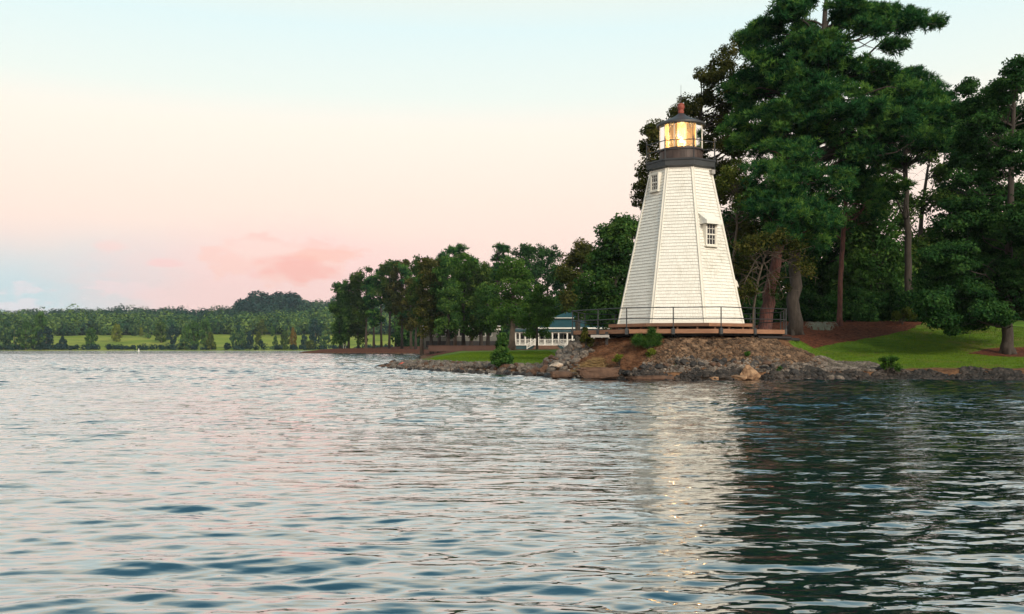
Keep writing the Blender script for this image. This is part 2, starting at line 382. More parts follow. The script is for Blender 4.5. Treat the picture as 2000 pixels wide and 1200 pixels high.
# ------------------------------------------------------------------ water: one sheet to the horizon, real waves where they can be seen
def sstep_(x, a, b):
    t = np.clip((x - a) / (b - a), 0, 1); return t * t * (3 - 2 * t)
def build_water():
    W = []
    r2 = np.random.default_rng(11)
    for i in range(190):
        lam = .12 * (1.9 / .12) ** (r2.random() ** 1.05)
        th = R(90) + r2.normal(0, .30 if lam < .3 else .36)                         # crests lie across the view
        slope = .0165 * (lam / .34) ** (.15 if lam < .34 else -.65)
        W.append((lam, th, slope * lam / (2 * math.pi) * r2.uniform(.5, 1.4), r2.random() * 6.28))
    rr = [0.0, 1.0, 2.0, 2.8]; r = 2.8
    while r < 75:
        r += min(max(.02, r * r / 2600), .12); rr.append(r)
    while r < 260:
        r += min(.12 + (r - 75) * .012, .32); rr.append(r)
    while r < 6500:
        r *= 1.09; rr.append(r)
    rr = np.array(rr)
    az = np.concatenate([np.arange(-180, -38, 4.0), np.arange(-38, 38, .1), np.arange(38, 180, 4.0)])
    A, RR = np.meshgrid(np.radians(az), rr)
    dr = np.gradient(rr)[:, None] * np.ones_like(A)
    X = RR * np.sin(A); Y = RR * np.cos(A); Z = np.zeros_like(X)
    dense = (np.abs(np.degrees(A)) < 37.9)
    # slow patches of stronger and weaker wind
    for i in range(60):                                        # longer chop that still shows far out
        W.append((-r2.uniform(.6, 1.9), R(90) + r2.normal(0, .45), 0, r2.random() * 6.28))
    gust = .85 + .28 * np.sin(X * .21 + 1.3 * np.sin(Y * .13)) * np.sin(Y * .31 + .7) + .15 * np.sin(X * .7 + Y * .45)
    # the bank on the right shelters the water next to it a little
    for lam, th, amp, ph in W:
        far_ = lam < 0; lam = abs(lam); k = 2 * math.pi / lam
        if far_: amp = .030 * lam / (2 * math.pi)
        fade = np.clip((lam / (dr * 2.2) - .8) / 1.2, 0, 1) * dense
        fade = fade * (sstep_(RR, 25, 70) * (1 - .5 * sstep_(RR, 90, 220)) if far_ else 1 + .9 * sstep_(RR, 8, 26))
        q = k * (X * math.cos(th) + Y * math.sin(th)) + ph
        Z += amp * fade * (np.sin(q) + .18 * np.sin(2 * q + 1.57))
    Z *= gust
    Z -= .0
    n, m = A.shape
    idx = np.arange(n * m).reshape(n, m)
    a = idx[:-1, :]; b = np.roll(idx, -1, 1)[:-1, :]; c = np.roll(idx, -1, 1)[1:, :]; d = idx[1:, :]
    f = np.stack([a, b, c, d], -1).reshape(-1, 4)
    v = np.stack([X, Y, Z], -1).reshape(-1, 3)
    o = link('water', np_mesh('water', v, f, M['water'], True)); tag(o, 'rippled dark teal lake water filling the foreground', None, None, 'structure')
build_water()

# ------------------------------------------------------------------ terrain
LAND = np.array([(400, 46), (60, 44.2), (34, 43.6), (24, 44.0), (17, 43.9), (13, 43.3), (9, 43.0), (5.5, 43.2), (3.4, 44.4), (2.1, 46.3), (0, 51.5), (-3, 56), (-6.9, 63.5),
                 (-9.9, 70.5), (-10.6, 73), (-9.9, 80), (-10.2, 95), (-14.6, 140), (-19.5, 190), (-23, 216), (-34, 226), (-48, 239), (-60, 256), (-61, 270), (-50, 290), (-10, 330), (60, 420), (400, 560)], float)
def sdist(X, Y, poly=LAND):
    """distance to the shore line, positive on land"""
    best = np.full(X.shape, 1e9); inside = np.zeros(X.shape, bool); n = len(poly)
    for i in range(n):
        (x0, y0), (x1, y1) = poly[i], poly[(i + 1) % n]
        dx, dy = x1 - x0, y1 - y0
        t = np.clip(((X - x0) * dx + (Y - y0) * dy) / (dx * dx + dy * dy), 0, 1)
        best = np.minimum(best, np.hypot(X - x0 - t * dx, Y - y0 - t * dy))
        cr = ((y0 > Y) != (y1 > Y)) & (X < (x1 - x0) * (Y - y0) / (y1 - y0 + 1e-12) + x0)
        inside ^= cr
    return np.where(inside, best, -best)
TC = np.array((9.35, 51.0))
def sstep(x, a, b):
    t = np.clip((x - a) / (b - a), 0, 1); return t * t * (3 - 2 * t)
def wob(X, Y, s, seed=0):
    return (np.sin(X * s + seed) * np.cos(Y * s * 1.3 + 2 * seed) + .5 * np.sin(X * s * 2.1 + Y * s * 1.7 + seed) + .25 * np.sin(X * s * 4.3 - Y * s * 3.9 + 3 * seed)) / 1.75
def ground_z(X, Y):
    X = np.asarray(X, float); Y = np.asarray(Y, float)
    d = sdist(X, Y) + .25 * wob(X, Y, 1.3, 1)
    zr = np.interp(d, [-8, 0, 1.0, 3, 6, 9, 12, 18.5, 30, 80], [-3, -.12, .42, .66, .95, 1.28, 2.0, 3.25, 3.7, 4.5])
    zl = np.interp(d, [-8, 0, 1.2, 3.0, 6, 20, 60, 120], [-3, -.12, .30, .52, .70, .95, 1.25, 2.0])
    far = sstep(Y, 150, 210)
    zl = zl + .40 * sstep(Y, 66, 116) * sstep(d, 2, 6)
    zl = zl * (1 - far) + far * np.interp(d, [-8, 0, 2, 8, 30, 80], [-3, -.12, .5, 1.2, 2.0, 2.5])
    u = X / Y
    w = sstep(u, .12, .30)
    z = zl * (1 - w) + zr * w
    ex = X - TC[0]; ey = Y - TC[1]
    ex = np.where(ex > 0, ex * .88, ex * 1.0)
    rho = np.hypot(ex, ey) + .22 * wob(X, Y, 1.1, 3)
    zm = np.interp(rho, [0, 4.9, 5.6, 8.2, 10], [2.05, 2.02, 1.85, .15, -2])
    z = np.maximum(z, np.where(d > -.6, zm, -5))
    return z + .03 * wob(X, Y, 2.6, 5) * (d > .3)
def gz(x, y): return float(ground_z(np.array([x]), np.array([y]))[0])
def hill_z(X, Y):
    X = np.asarray(X, float); Y = np.asarray(Y, float)
    z = np.interp(Y, [530, 540, 548, 600, 660, 800, 950, 1200, 2500], [-2, .2, .9, 5.2, 10.6, 14.5, 28, 30, 30])
    u = X / Y
    z = z + 7 * np.exp(-((u + .265) / .034) ** 4) * sstep(Y, 780, 930) + np.interp(u, [-.6, -.5, -.42, -.30, -.262, -.225, 0], [-4.5, -3, 0, -1, 3, 7, 8]) * sstep(Y, 660, 900)
    return z + 1.0 * wob(X, Y, .02, 2) * sstep(Y, 560, 640) + .5 * wob(X, Y, .07, 4) * sstep(Y, 545, 600)
def grid_mesh(name, xs, ys, zf, mat, attrs=None):
    X, Y = np.meshgrid(xs, ys); Z = zf(X, Y); n, m = X.shape
    idx = np.arange(n * m).reshape(n, m)
    f = np.stack([idx[:-1, :-1], idx[:-1, 1:], idx[1:, 1:], idx[1:, :-1]], -1).reshape(-1, 4)
    v = np.stack([X, Y, Z], -1).reshape(-1, 3)
    return np_mesh(name, v, f, mat, True, {k: q(X, Y).ravel() for k, q in (attrs or {}).items()})
def in_poly(u, v, poly):
    inside = np.zeros(u.shape, bool); n = len(poly)
    for i in range(n):
        (x0, y0), (x1, y1) = poly[i], poly[(i + 1) % n]
        inside ^= ((y0 > v) != (y1 > v)) & (u < (x1 - x0) * (v - y0) / (y1 - y0 + 1e-12) + x0)
    return inside
# plan outlines of the planting beds
MULCH1 = [(14.2, 50.6), (17.2, 53.6), (19.7, 55.2), (22.2, 56.6), (25.5, 59.3), (28.5, 63.0), (30, 90), (-2, 90), (4, 62), (8, 58)]
MULCH2 = [(25.6, 52.0), (27.2, 50.6), (31, 49.9), (36, 50.2), (37, 53.5), (31, 54.0), (27.5, 53.6)]
MULCH3 = [(-200, 212), (-16.5, 150), (-12.6, 128), (-10.8, 118), (60, 118), (60, 330), (-200, 330)]
def mulch_w(X, Y):
    s = np.zeros(X.shape)
    for p in (MULCH1, MULCH2, MULCH3):
        s = np.maximum(s, np.clip(.5 + sdist(X, Y, np.array(p, float)) * .8, 0, 1))
    return s
def dirt_w(X, Y):
    d = sdist(X, Y); z = ground_z(X, Y)
    ex = np.where(X - TC[0] > 0, (X - TC[0]) * .88, X - TC[0])
    rho = np.hypot(ex, Y - TC[1])
    a = np.clip(.5 + (7.7 - 2.2 * sstep(X, 12.5, 14.5) * sstep(Y, 45.6, 47.4) - rho) * .9, 0, 1)
    b = np.clip(.5 + (np.where(Y < 110, np.where(X < 3, 2.2, 1.7), 1.5) - d) * .8, 0, 1)
    return np.maximum(a, b)
def wet_w(X, Y): return np.clip(.5 + (.16 - ground_z(X, Y)) * 3, 0, 1)
def spaced(segs):
    out = []
    for a, b, s in segs: out += list(np.arange(a, b, s))
    return np.array(out + [segs[-1][1]])
gx = spaced([(-70, -14, 1.5), (-14, 24, .28), (24, 42, .5), (42, 120, 4), (120, 400, 20)])
gy = spaced([(38, 42, 1.0), (42, 66, .24), (66, 100, .5), (100, 300, 1.6), (300, 620, 12)])
g = link('ground', grid_mesh('ground', gx, gy, ground_z, M['ground'], {'mulch': mulch_w, 'dirt': dirt_w, 'wet': wet_w}))
tag(g, 'grassy headland and lawn with red mulch beds along the shore', None, None, 'structure')
hx = spaced([(-1400, -700, 60), (-700, 100, 9), (100, 1500, 60)]); hy = spaced([(528, 560, 4), (560, 1000, 9), (1000, 2600, 100)])
h = link('hills', grid_mesh('hills', hx, hy, hill_z, M['hills']))
tag(h, 'low rolling hills and pale meadow on the far shore', None, None, 'structure')
# ------------------------------------------------------------------ lighthouse
M['wood_old_shade'] = pbr('wood_old_shade', (.46, .42, .35), .9, .2, 3.0)  # old wood tone that also paints the shade in gaps and course lines
TX, TY = 9.35, 51.0
FRONT = -90 - 12.9                                    # world angle (deg) of the facet that faces the lake
def dirv(a): return np.array((math.cos(R(a)), math.sin(R(a)), 0.0))
def octa(Rr, z=None, cx=TX, cy=TY, off=0):
    p = [(cx + Rr * math.cos(R(FRONT - 22.5 + 45 * k + off)), cy + Rr * math.sin(R(FRONT - 22.5 + 45 * k + off))) for k in range(8)]
    return p if z is None else [np.array((x, y, z)) for x, y in p]
Z0, Z1, RB, RT = 2.79, 11.30, 3.57, 1.70
def rad_at(z): return RB + (RT - RB) * (z - Z0) / (Z1 - Z0)

lh = empty('lighthouse', (TX, TY, Z0), 'tall white shingled octagonal lighthouse with black gallery and lit lantern', 'lighthouse')
b = MB(); lo, hi = octa(RB - .02, Z0), octa(RT - .02, Z1)
b.poly(lo + hi, [tuple(range(8))[::-1], tuple(range(8, 16))] + [(k, (k + 1) % 8, 8 + (k + 1) % 8, 8 + k) for k in range(8)])
b.build('tower_wall', M['wood_old_shade'], lh)
sh = MB(); cbs = []
rows = 50; dz = (Z1 - Z0) / rows
for k in range(8):
    ang = FRONT + 45 * k; nrm = dirv(ang); tan = np.array((-nrm[1], nrm[0], 0))
    slope = (RB - RT) * math.cos(R(22.5)) / (Z1 - Z0)
    for r in range(rows):
        za, zb = Z0 + r * dz, Z0 + (r + 1.12) * dz
        def pt(u, z, out):
            a = rad_at(z) * math.cos(R(22.5)); return np.array((TX, TY, 0)) + nrm * (a + out) + tan * u + np.array((0, 0, z))
        hw = rad_at(za) * math.sin(R(22.5)) - .05; hwt = rad_at(zb) * math.sin(R(22.5)) - .05
        u = -hw - random.random() * .1
        while u < hw:
            w = random.choice((.11, .14, .17, .20, .23)); u0, u1 = max(u, -hw) + .003, min(u + w, hw) - .003; u += w
            if u1 - u0 < .02: continue
            dzj = random.uniform(-.009, .006); o1 = .042 + random.uniform(-.006, .005)
            t0, t1 = u0 * hwt / hw, u1 * hwt / hw
            sh.hexa([pt(u0, za + dzj, .004), pt(u1, za + dzj, .004), pt(u1, za + dzj + .009, o1), pt(u0, za + dzj + .009, o1),
                     pt(t0, zb, -.022), pt(t1, zb, -.022), pt(t1, zb, .004), pt(t0, zb, .004)])
            sh.mi[-6] = 1                                          # weathered butt end, its darker colour standing in for the course shadow
sh.build('shingle_siding', [M['shingle'], M['wood_old_shade']], lh)
for k in range(8):                                     # corner boards
    b = MB(); a = FRONT - 22.5 + 45 * k
    for sgn in (-1, 1):
        na = a + sgn * 22.5; nr = dirv(na); tn = np.array((-nr[1], nr[0], 0)) * (-sgn)
        pts = []
        for z in (Z0, Z1):
            rr_ = rad_at(z); v = np.array((TX, TY, z)) + dirv(a) * rr_; W_ = .095
            pts += [v - nr * .02 + tn * -0, v - nr * .02 - tn * -W_, v + nr * .034 - tn * -W_, v + nr * .034 + dirv(a) * .003]
        q = [p for p in pts]
        b.poly(q, [(0, 1, 2, 3), (4, 5, 6, 7), (0, 1, 5, 4), (1, 2, 6, 5), (2, 3, 7, 6), (3, 0, 4, 7)])
    b.build('corner_board', M['trim_white'], lh)
b = MB(); b.prism(octa(RT + .07), Z1 - .16, Z1 + .0); b.build('frieze_board', M['trim_white'], lh)
b = MB(); lo, hi = octa(RB + .05, Z0 - .004), octa(rad_at(Z0 + .12) + .05, Z0 + .12)
b.poly(lo + hi, [tuple(range(8))[::-1], tuple(range(8, 16))] + [(k, (k + 1) % 8, 8 + (k + 1) % 8, 8 + k) for k in range(8)])
b.build('base_board', M['trim_white'], lh)

def wall_frame(ang, z, u=0.0):
    """point on a tower face at height z, with outward normal and sideways vectors"""
    nr = dirv(ang); tn = np.array((-nr[1], nr[0], 0)); a = rad_at(z) * math.cos(R(22.5))
    return np.array((TX, TY, z)) + nr * a + tn * u, nr, tn
def tower_window(ang, z0, z1, w, u, hood, label):
    pb, nr, tn = wall_frame(ang, z0, u); up = np.array((0, 0, 1.0)); out = .075
    fr = MB(); h = z1 - z0
    plane = pb + nr * out                                # vertical plane of the frame
    depth = .9
    cz = plane + up * h / 2
    t = .085
    fr.obox(cz - nr * .25 - tn * (w / 2 - .01), tn * .012, nr * .25, up * h / 2)      # cheeks
    fr.obox(cz - nr * .25 + tn * (w / 2 - .01), tn * .012, nr * .25, up * h / 2)
    fr.obox(plane + up * (h - .0) - nr * .25, tn * (w / 2 + .0), nr * .25, up * .012)
    for s in (-1, 1): fr.obox(cz + tn * s * (w / 2 - t / 2 + .004) + nr * .012, tn * t / 2, nr * .018, up * (h / 2 + .003))
    fr.obox(plane + up * (h - t / 2) + nr * .014, tn * (w / 2 + .02), nr * .018, up * t / 2)
    wn = fr.build('window', M['trim_white'], lh)
    if label: wn['label'] = label
    def sub(name, mat, fn):
        q = MB(); fn(q)
        for i, p in enumerate(q.v): q.v[i] = tuple(np.array(p) - np.array(lh.location))
        o = q.build(name, mat); o.parent = wn; return o
    sub('sill', M['trim_white'], lambda q: q.obox(plane + up * .02 + nr * .05, tn * (w / 2 + .05), nr * .08, up * .035))
    gi = w / 2 - t
    sub('pane', M['window_dark'], lambda q: q.obox(plane + up * (h / 2) - nr * .045, tn * gi, nr * .01, up * (h / 2 - .06)))
    def sash(q):
        for s in (-1, 0, 1): q.obox(plane + up * (.10 + (h - .20) * (s + 1) / 2) - nr * .02, tn * gi, nr * .02, up * (.035 if s == 0 else .03))
        for s in (-1, 1): q.obox(cz + tn * s * (gi - .02) - nr * .02, tn * .02, nr * .019, up * (h / 2 - .09))
        for s in (-1, 1): q.obox(cz + tn * s * gi / 3 - nr * .022, tn * .012, nr * .014, up * (h / 2 - .09))
        for f in (.29, .71): q.obox(plane + up * (.03 + h * f) - nr * .023, tn * gi, nr * .013, up * .012)
    sub('sash', M['trim_white'], sash)
    if hood:
        q = MB(); zt = z1 + .46; ptop, _, _ = wall_frame(ang, zt, u); hwid = .56
        e = plane + up * (h + .02) + nr * .23
        A, B = e - tn * hwid, e + tn * hwid; C_, D_ = ptop + tn * hwid * .96, ptop - tn * hwid * .96
        th = up * .05
        q.hexa([A, B, C_, D_, A + th, B + th, C_ + th, D_ + th])
        q.obox(e - up * .06 - nr * .0, tn * hwid, nr * .025, up * .085)             # fascia board
        for s in (-1, 1):                                                            # side cheeks
            a1 = e + tn * s * hwid * .97; w0, _, _ = wall_frame(ang, z1 - .02, u + s * hwid * .97); w1, _, _ = wall_frame(ang, zt, u + s * hwid * .94)
            th2 = tn * s * .02
            q.poly([a1 - up * .12, w0 - up * .1, w1, a1 + up * .02, a1 - up * .12 - th2, w0 - up * .1 - th2, w1 - th2, a1 + up * .02 - th2],
                   [(0, 1, 2, 3), (7, 6, 5, 4), (0, 4, 5, 1), (1, 5, 6, 2), (2, 6, 7, 3), (3, 7, 4, 0)])
        for i in range(1, 4):                                                        # shingle butts on the hood
            f = i / 4.0; L = A * (1 - f) + D_ * f; Rr = B * (1 - f) + C_ * f
            q.obox((L + Rr) / 2 + th + up * .008, (Rr - L) / 2, (D_ - A) * .012, up * .012)
        q.build('window_hood', M['shingle'], lh)
tower_window(FRONT + 45, 6.86, 8.16, .80, -.20, True, 'low sash window under a small shingled hood')
tower_window(FRONT - 45, 9.96, 10.98, .66, .0, False, 'small high sash window close under the gallery')
# door on the far right face with its hood just showing past the edge
pb, nr, tn = wall_frame(FRONT + 90, Z0); up = np.array((0, 0, 1.0))
b = MB(); pt_, _, _ = wall_frame(FRONT + 90, 5.25); e = pt_ * 1.0; 
b.hexa([e - tn * .5 + nr * .30 - up * .42, e + tn * .5 + nr * .30 - up * .42, e + tn * .5 - nr * .1 - up * .42, e - tn * .5 - nr * .1 - up * .42,
        e - tn * .5 + nr * .22 - up * .14, e + tn * .5 + nr * .22 - up * .14, e + tn * .5 - nr * .1 + up * .18, e - tn * .5 - nr * .1 + up * .18])
b.build('side_hood', M['trim_white'], lh)

# gallery
b = MB(); lo, mi, hi = octa(RT + .10, 11.20), octa(1.97, 11.28), octa(2.02, 11.63)
b.poly(lo + mi + hi, [tuple(range(8))[::-1], tuple(range(16, 24))] + [(j * 8 + k, j * 8 + (k + 1) % 8, j * 8 + 8 + (k + 1) % 8, j * 8 + 8 + k) for j in range(2) for k in range(8)])
b.build('gallery_deck', M['iron_grey'], lh)
b = MB(); b.prism(octa(2.06), 11.56, 11.65); b.build('gallery_edge', M['steel_black'], lh)
gp = octa(1.97, 11.65)
for k in range(8):
    b = MB(); p = gp[k]
    b.tube([p, p + up * 1.06], .032, 8); b.tube([p + up * 1.06, p + up * 1.13, p + up * 1.26], [.036, .03, .004], 8); b.tube([p - up * .0, p + up * .06], .05, 8)
    b.build('gallery_post', M['steel_black'], lh)
for zz in (.98, .50):
    b = MB()
    for k in range(8): b.tube([gp[k] + up * zz, gp[(k + 1) % 8] + up * zz], .026, 6)
    b.build('gallery_rail', M['steel_black'], lh)
b = MB(); b.lathe([(1.24, 11.65), (1.24, 11.72), (1.17, 11.73), (1.17, 12.30), (1.24, 12.31), (1.24, 12.41)], (TX, TY, 0), 40); b.build('lantern_base', M['drum_brown'], lh, False)
for k in range(10):
    a = R(FRONT + 18 + 36 * k); c = np.array((TX + 1.175 * math.cos(a), TY + 1.175 * math.sin(a), 12.02)); b = MB(); b.box(c, (.03, .05, .56), a); b.build('base_batten', M['drum_brown'], lh)
NP = 12
for k in range(NP):
    a0, a1 = R(FRONT + 360 / NP * k + 15), R(FRONT + 360 / NP * (k + 1) + 15)
    b = MB(); q = []
    for a, r_ in ((a0, 1.17), (a1, 1.17), (a1, 1.182), (a0, 1.182)): q.append((TX + r_ * math.cos(a), TY + r_ * math.sin(a)))
    b.prism(q, 12.41, 13.72); b.build('lantern_pane', M['lantern_glass'], lh)
    b = MB(); b.tube([(TX + 1.19 * math.cos(a0), TY + 1.19 * math.sin(a0), 12.41), (TX + 1.19 * math.cos(a0), TY + 1.19 * math.sin(a0), 13.72)], .022, 6)
    b.build('glazing_bar', M['trim_white'], lh)
b = MB(); b.lathe([(1.30, 13.70), (1.34, 13.74), (1.34, 13.84), (1.05, 13.98), (.62, 14.16), (.30, 14.34), (.16, 14.46), (.0001, 14.47)], (TX, TY, 0), 32); b.build('lantern_roof', M['roof_dark'], lh)
b = MB(); b.lathe([(.13, 14.40), (.16, 14.50), (.17, 14.60), (.13, 14.64), (.17, 14.70), (.205, 14.79), (.205, 14.88), (.16, 14.94), (.19, 14.96), (.17, 15.0), (.08, 15.04)], (TX, TY, 0), 20); b.build('vent_ball', M['rust_red'], lh, True)
b = MB(); b.tube([(TX, TY, 15.0), (TX, TY, 16.05)], [.018, .008], 6); b.lathe([(.01, 15.35), (.05, 15.42), (.01, 15.5)], (TX, TY, 0), 8); b.tube([(TX - .14, TY, 15.3), (TX + .14, TY, 15.3)], .01, 5)
b.build('lightning_rod', M['steel_black'], lh)
b = MB(); b.lathe([(.30, 12.30), (.42, 12.55), (.50, 12.85), (.50, 13.15), (.42, 13.42), (.28, 13.62)], (TX, TY, 0), 28); b.build('lens', M['lens'], lh, True)
b = MB(); b.tube([(TX, TY, 11.8), (TX, TY, 12.75)], .09, 8); b.build('lens_stand', M['drum_brown'], lh)
b = MB()
b.lathe([(.001, 12.86), (.07, 12.90), (.10, 12.97), (.07, 13.04), (.001, 13.08)], (TX, TY, 0), 12); b.build('bulb', M['bulb'], lh, True)
for a in (150, 205, 330, 20):                             # curtains hung inside the lantern glass
    b = MB()
    for j in range(5):
        aa = R(FRONT + a + j * 5); c = (TX + 1.02 * math.cos(aa), TY + 1.02 * math.sin(aa), 13.05); b.box(c, (.03, .07, 1.2), aa + (.4 if j % 2 else -.4))
    b.build('curtain', M['trim_white'], lh)
# service boxes on the gallery's right
b = MB(); c = octa(1.92, 11.3)[2]; b.box((c[0] - .1, c[1], 11.02), (.22, .3, .22), R(30)); b.build('bracket_box', M['concrete'], lh)

# ------------------------------------------------------------------ viewing deck and the low step around the tower
DX, DY, DZ, DR = 9.22, 51.0, 2.43, 6.02
dk = empty('viewing_deck', (DX, DY, DZ), 'octagonal timber deck with black railing round the lighthouse foot', 'deck')
b = MB(); dp = octa(DR - .06, None, DX, DY)
b.prism(dp, DZ - .05, DZ); b.build('decking', M['wood_deck'], dk)
dv_ = octa(DR, DZ, DX, DY)
for k in range(8):
    A, B = dv_[k], dv_[(k + 1) % 8]; t = (B - A) / np.linalg.norm(B - A); nr = np.array((t[1], -t[0], 0)); L = np.linalg.norm(B - A)
    for hlf in (0, 1):
        s0, s1 = (.12, L / 2 - .08) if hlf == 0 else (L / 2 + .08, L - .12)
        c = A + t * (s0 + s1) / 2 + up * (-.10) + nr * .0
        b = MB(); b.obox(c, t * (s1 - s0) / 2, nr * .022, up * .105); b.build('fascia_board', M['wood_deck'], dk)
    for s in (0.0, L / 2):
        p = A + t * s + nr * (.03 if s else .0) + dirv(0) * 0
        b = MB(); b.tube([p - up * .26, p + up * 1.09], .030, 8, jit=0); b.build('railing_post', M['steel_black'], dk)
        b = MB(); b.obox(p - up * .10, t * .085, nr * .05, up * .15); b.build('post_bracket', M['iron_grey'], dk)
for zz in (1.08, .53):
    b = MB()
    for k in range(8):
        A, B = dv_[k], dv_[(k + 1) % 8]; t = (B - A) / np.linalg.norm(B - A); nr = np.array((t[1], -t[0], 0))
        Mp = (A + B) / 2 + nr * .03
        b.tube([A + up * zz, Mp + up * zz, B + up * zz], .024, 6)
    b.build('railing_rail', M['steel_black'], dk)
b = MB()
ib = octa(DR - .35, DZ, DX, DY)
for k in range(8):
    A, B = ib[k], ib[(k + 1) % 8]; b.tube([A - up * .19, B - up * .19], .13, 4)
for s in np.arange(-5, 5.1, 1.0):
    L = math.sqrt(max(0, (DR * .9) ** 2 - s * s)); b.box((DX + s, DY, DZ - .17), (.06, 2 * L, .22))
b.build('under_beam', M['beam_black'], dk)
for px_, Y_ in ((1185, 47.2), (1250, 46.6), (1320, 46.4), (1400, 46.2), (1470, 46.8), (1525, 48.0)):
    x_ = (px_ - 1000) / FPX * Y_; b = MB(); b.box((x_, Y_, DZ - .5), (.14, .14, .8)); b.build('support_post', M['beam_black'], dk)
b = MB(); p = P(1172, 657, 47.0); b.box(p, (.92, .5, .13), R(-8)); b.build('concrete_pad', M['concrete'], dk)
b = MB(); p0, p1 = P(1500, 661, 47.0), P(1560, 664, 48.5); b.tube([p0, p1], .09, 6); b.build('stray_beam', M['beam_black'], dk); b = MB(); p0, p1 = P(1480, 659, 46.6), P(1545, 660, 47.6); b.tube([p0, p1], .07, 6); b.build('stray_beam', M['beam_black'], dk)

st = empty('tower_step', (TX, TY, 2.6), 'low timber step platform ringing the white tower on the deck', 'platform')
b = MB(); sv = octa(4.12, 0, TX - .02, TY); b.prism([(p[0], p[1]) for p in octa(4.08, 0, TX - .02, TY)], 2.70, 2.775); b.build('step_top', M['wood_dark'], st)
for k in range(8):
    A, B = octa(4.10, 2.68, TX - .02, TY)[k], octa(4.10, 2.68, TX - .02, TY)[(k + 1) % 8]; t = (B - A) / np.linalg.norm(B - A); nr = np.array((t[1], -t[0], 0)); L = np.linalg.norm(B - A)
    b = MB(); b.obox((A + B) / 2 + up * .02, t * L / 2, nr * .02, up * .085); b.build('step_fascia', M['wood_deck'] if k % 2 else M['wood_dark'], st)
    for s in (.18, .5, .82): b = MB(); b.box(A + t * L * s - nr * .12 - up * .16, (.09, .09, .20)); b.build('step_leg', M['wood_dark'], st)
# ------------------------------------------------------------------ foliage
def unit(v): return v / (np.linalg.norm(v, axis=-1, keepdims=True) + 1e-9)
def leaf_faces(cl_c, cl_r, n_per, size, flat=.8, up_bias=.35, tint0=None, g=None, droop=0.0, dw=.55, surf=.42):
    """small leaf-sprig quads filling clumps: cl_c (K,3), cl_r (K,), returns verts, quads, tint"""
    g = g or rng; K = len(cl_c)
    c = np.repeat(cl_c, n_per, 0); r = np.repeat(cl_r, n_per)
    d = unit(g.normal(size=(len(c), 3)))
    rad = g.random(len(c)) ** surf
    off = d * (rad * r)[:, None]; off[:, 2] *= flat; off[:, 2] -= droop * g.random(len(c)) * r
    p = c + off
    nrm = unit(dw * d + .75 * g.normal(size=d.shape) * .6 + np.array((0, 0, up_bias)))
    a = unit(np.cross(nrm, g.normal(size=d.shape))); b_ = np.cross(nrm, a)
    s = size * g.uniform(.55, 1.3, len(c))[:, None]
    v = np.stack([p - a * s, p + b_ * s * .55, p + a * s, p - b_ * s * .55], 1).reshape(-1, 3)
    f = np.arange(len(v)).reshape(-1, 4)
    t0 = np.repeat(tint0 if tint0 is not None else g.uniform(.15, .8, K), n_per)
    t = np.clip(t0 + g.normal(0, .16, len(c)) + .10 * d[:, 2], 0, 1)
    return v, f, np.repeat(t, 4)
def pine_faces(cl_c, cl_r, n_tuft, n_needle, L, w, flat=.45, g=None):
    """needle tufts: bursts of thin blades round a twig tip"""
    g = g or rng; K = len(cl_c)
    c = np.repeat(cl_c, n_tuft, 0); r = np.repeat(cl_r, n_tuft)
    d = unit(g.normal(size=(len(c), 3)) + np.array((0, 0, .3)))
    off = d * (r * g.random(len(c)) ** .45)[:, None]; off[:, 2] *= flat
    tp = c + off; td = unit(d * .8 + np.array((0, 0, .9)) + .4 * g.normal(size=d.shape))
    t0 = np.repeat(g.uniform(.15, .75, K), n_tuft) + g.normal(0, .20, len(c))
    p = np.repeat(tp, n_needle, 0); q = np.repeat(td, n_needle, 0)
    nd = unit(q * .75 + unit(g.normal(size=p.shape)) * .95)
    s = unit(np.cross(nd, g.normal(size=p.shape))) * w / 2
    LL = (L * g.uniform(.7, 1.15, len(p)))[:, None]
    v = np.stack([p - s, p + s, p + nd * LL + s * .45, p + nd * LL - s * .45], 1).reshape(-1, 3)
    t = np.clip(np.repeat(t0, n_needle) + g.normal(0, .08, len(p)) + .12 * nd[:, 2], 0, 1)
    return v, np.arange(len(v)).reshape(-1, 4), np.repeat(t, 4)
def blob_clumps(blobs, g, dens=1.0, rmin=.35, rmax=.8):
    """blobs in world units: (x,y,z,rx,ry,rz,n)"""
    cs, rs = [], []
    for (x, y, z, rx, ry, rz, n) in blobs:
        n = max(1, int(n * dens)); d = unit(g.normal(size=(n, 3))); rad = g.random(n) ** .38
        cs.append(np.array((x, y, z)) + d * rad[:, None] * np.array((rx, ry, rz))); rs.append(g.uniform(rmin, rmax, n))
    return np.concatenate(cs), np.concatenate(rs)
def limb(mb, a, b, r0, g, sag=.12, n=5, sides=5):
    a, b = np.asarray(a, float), np.asarray(b, float); L = np.linalg.norm(b - a); pts = []
    k1 = g.normal(size=3) * L * .05
    for i in range(n + 1):
        t = i / n; p = a * (1 - t) + b * t
        p = p + np.array((0, 0, 1)) * L * sag * math.sin(math.pi * t) * (1 - .5 * t) + k1 * math.sin(2 * math.pi * t) + g.normal(size=3) * L * .012 * (0 < i < n)
        pts.append(p)
    mb.tube(pts, [max(.008, r0 * (1 - .8 * i / n)) for i in range(n + 1)], sides, False)
    return pts
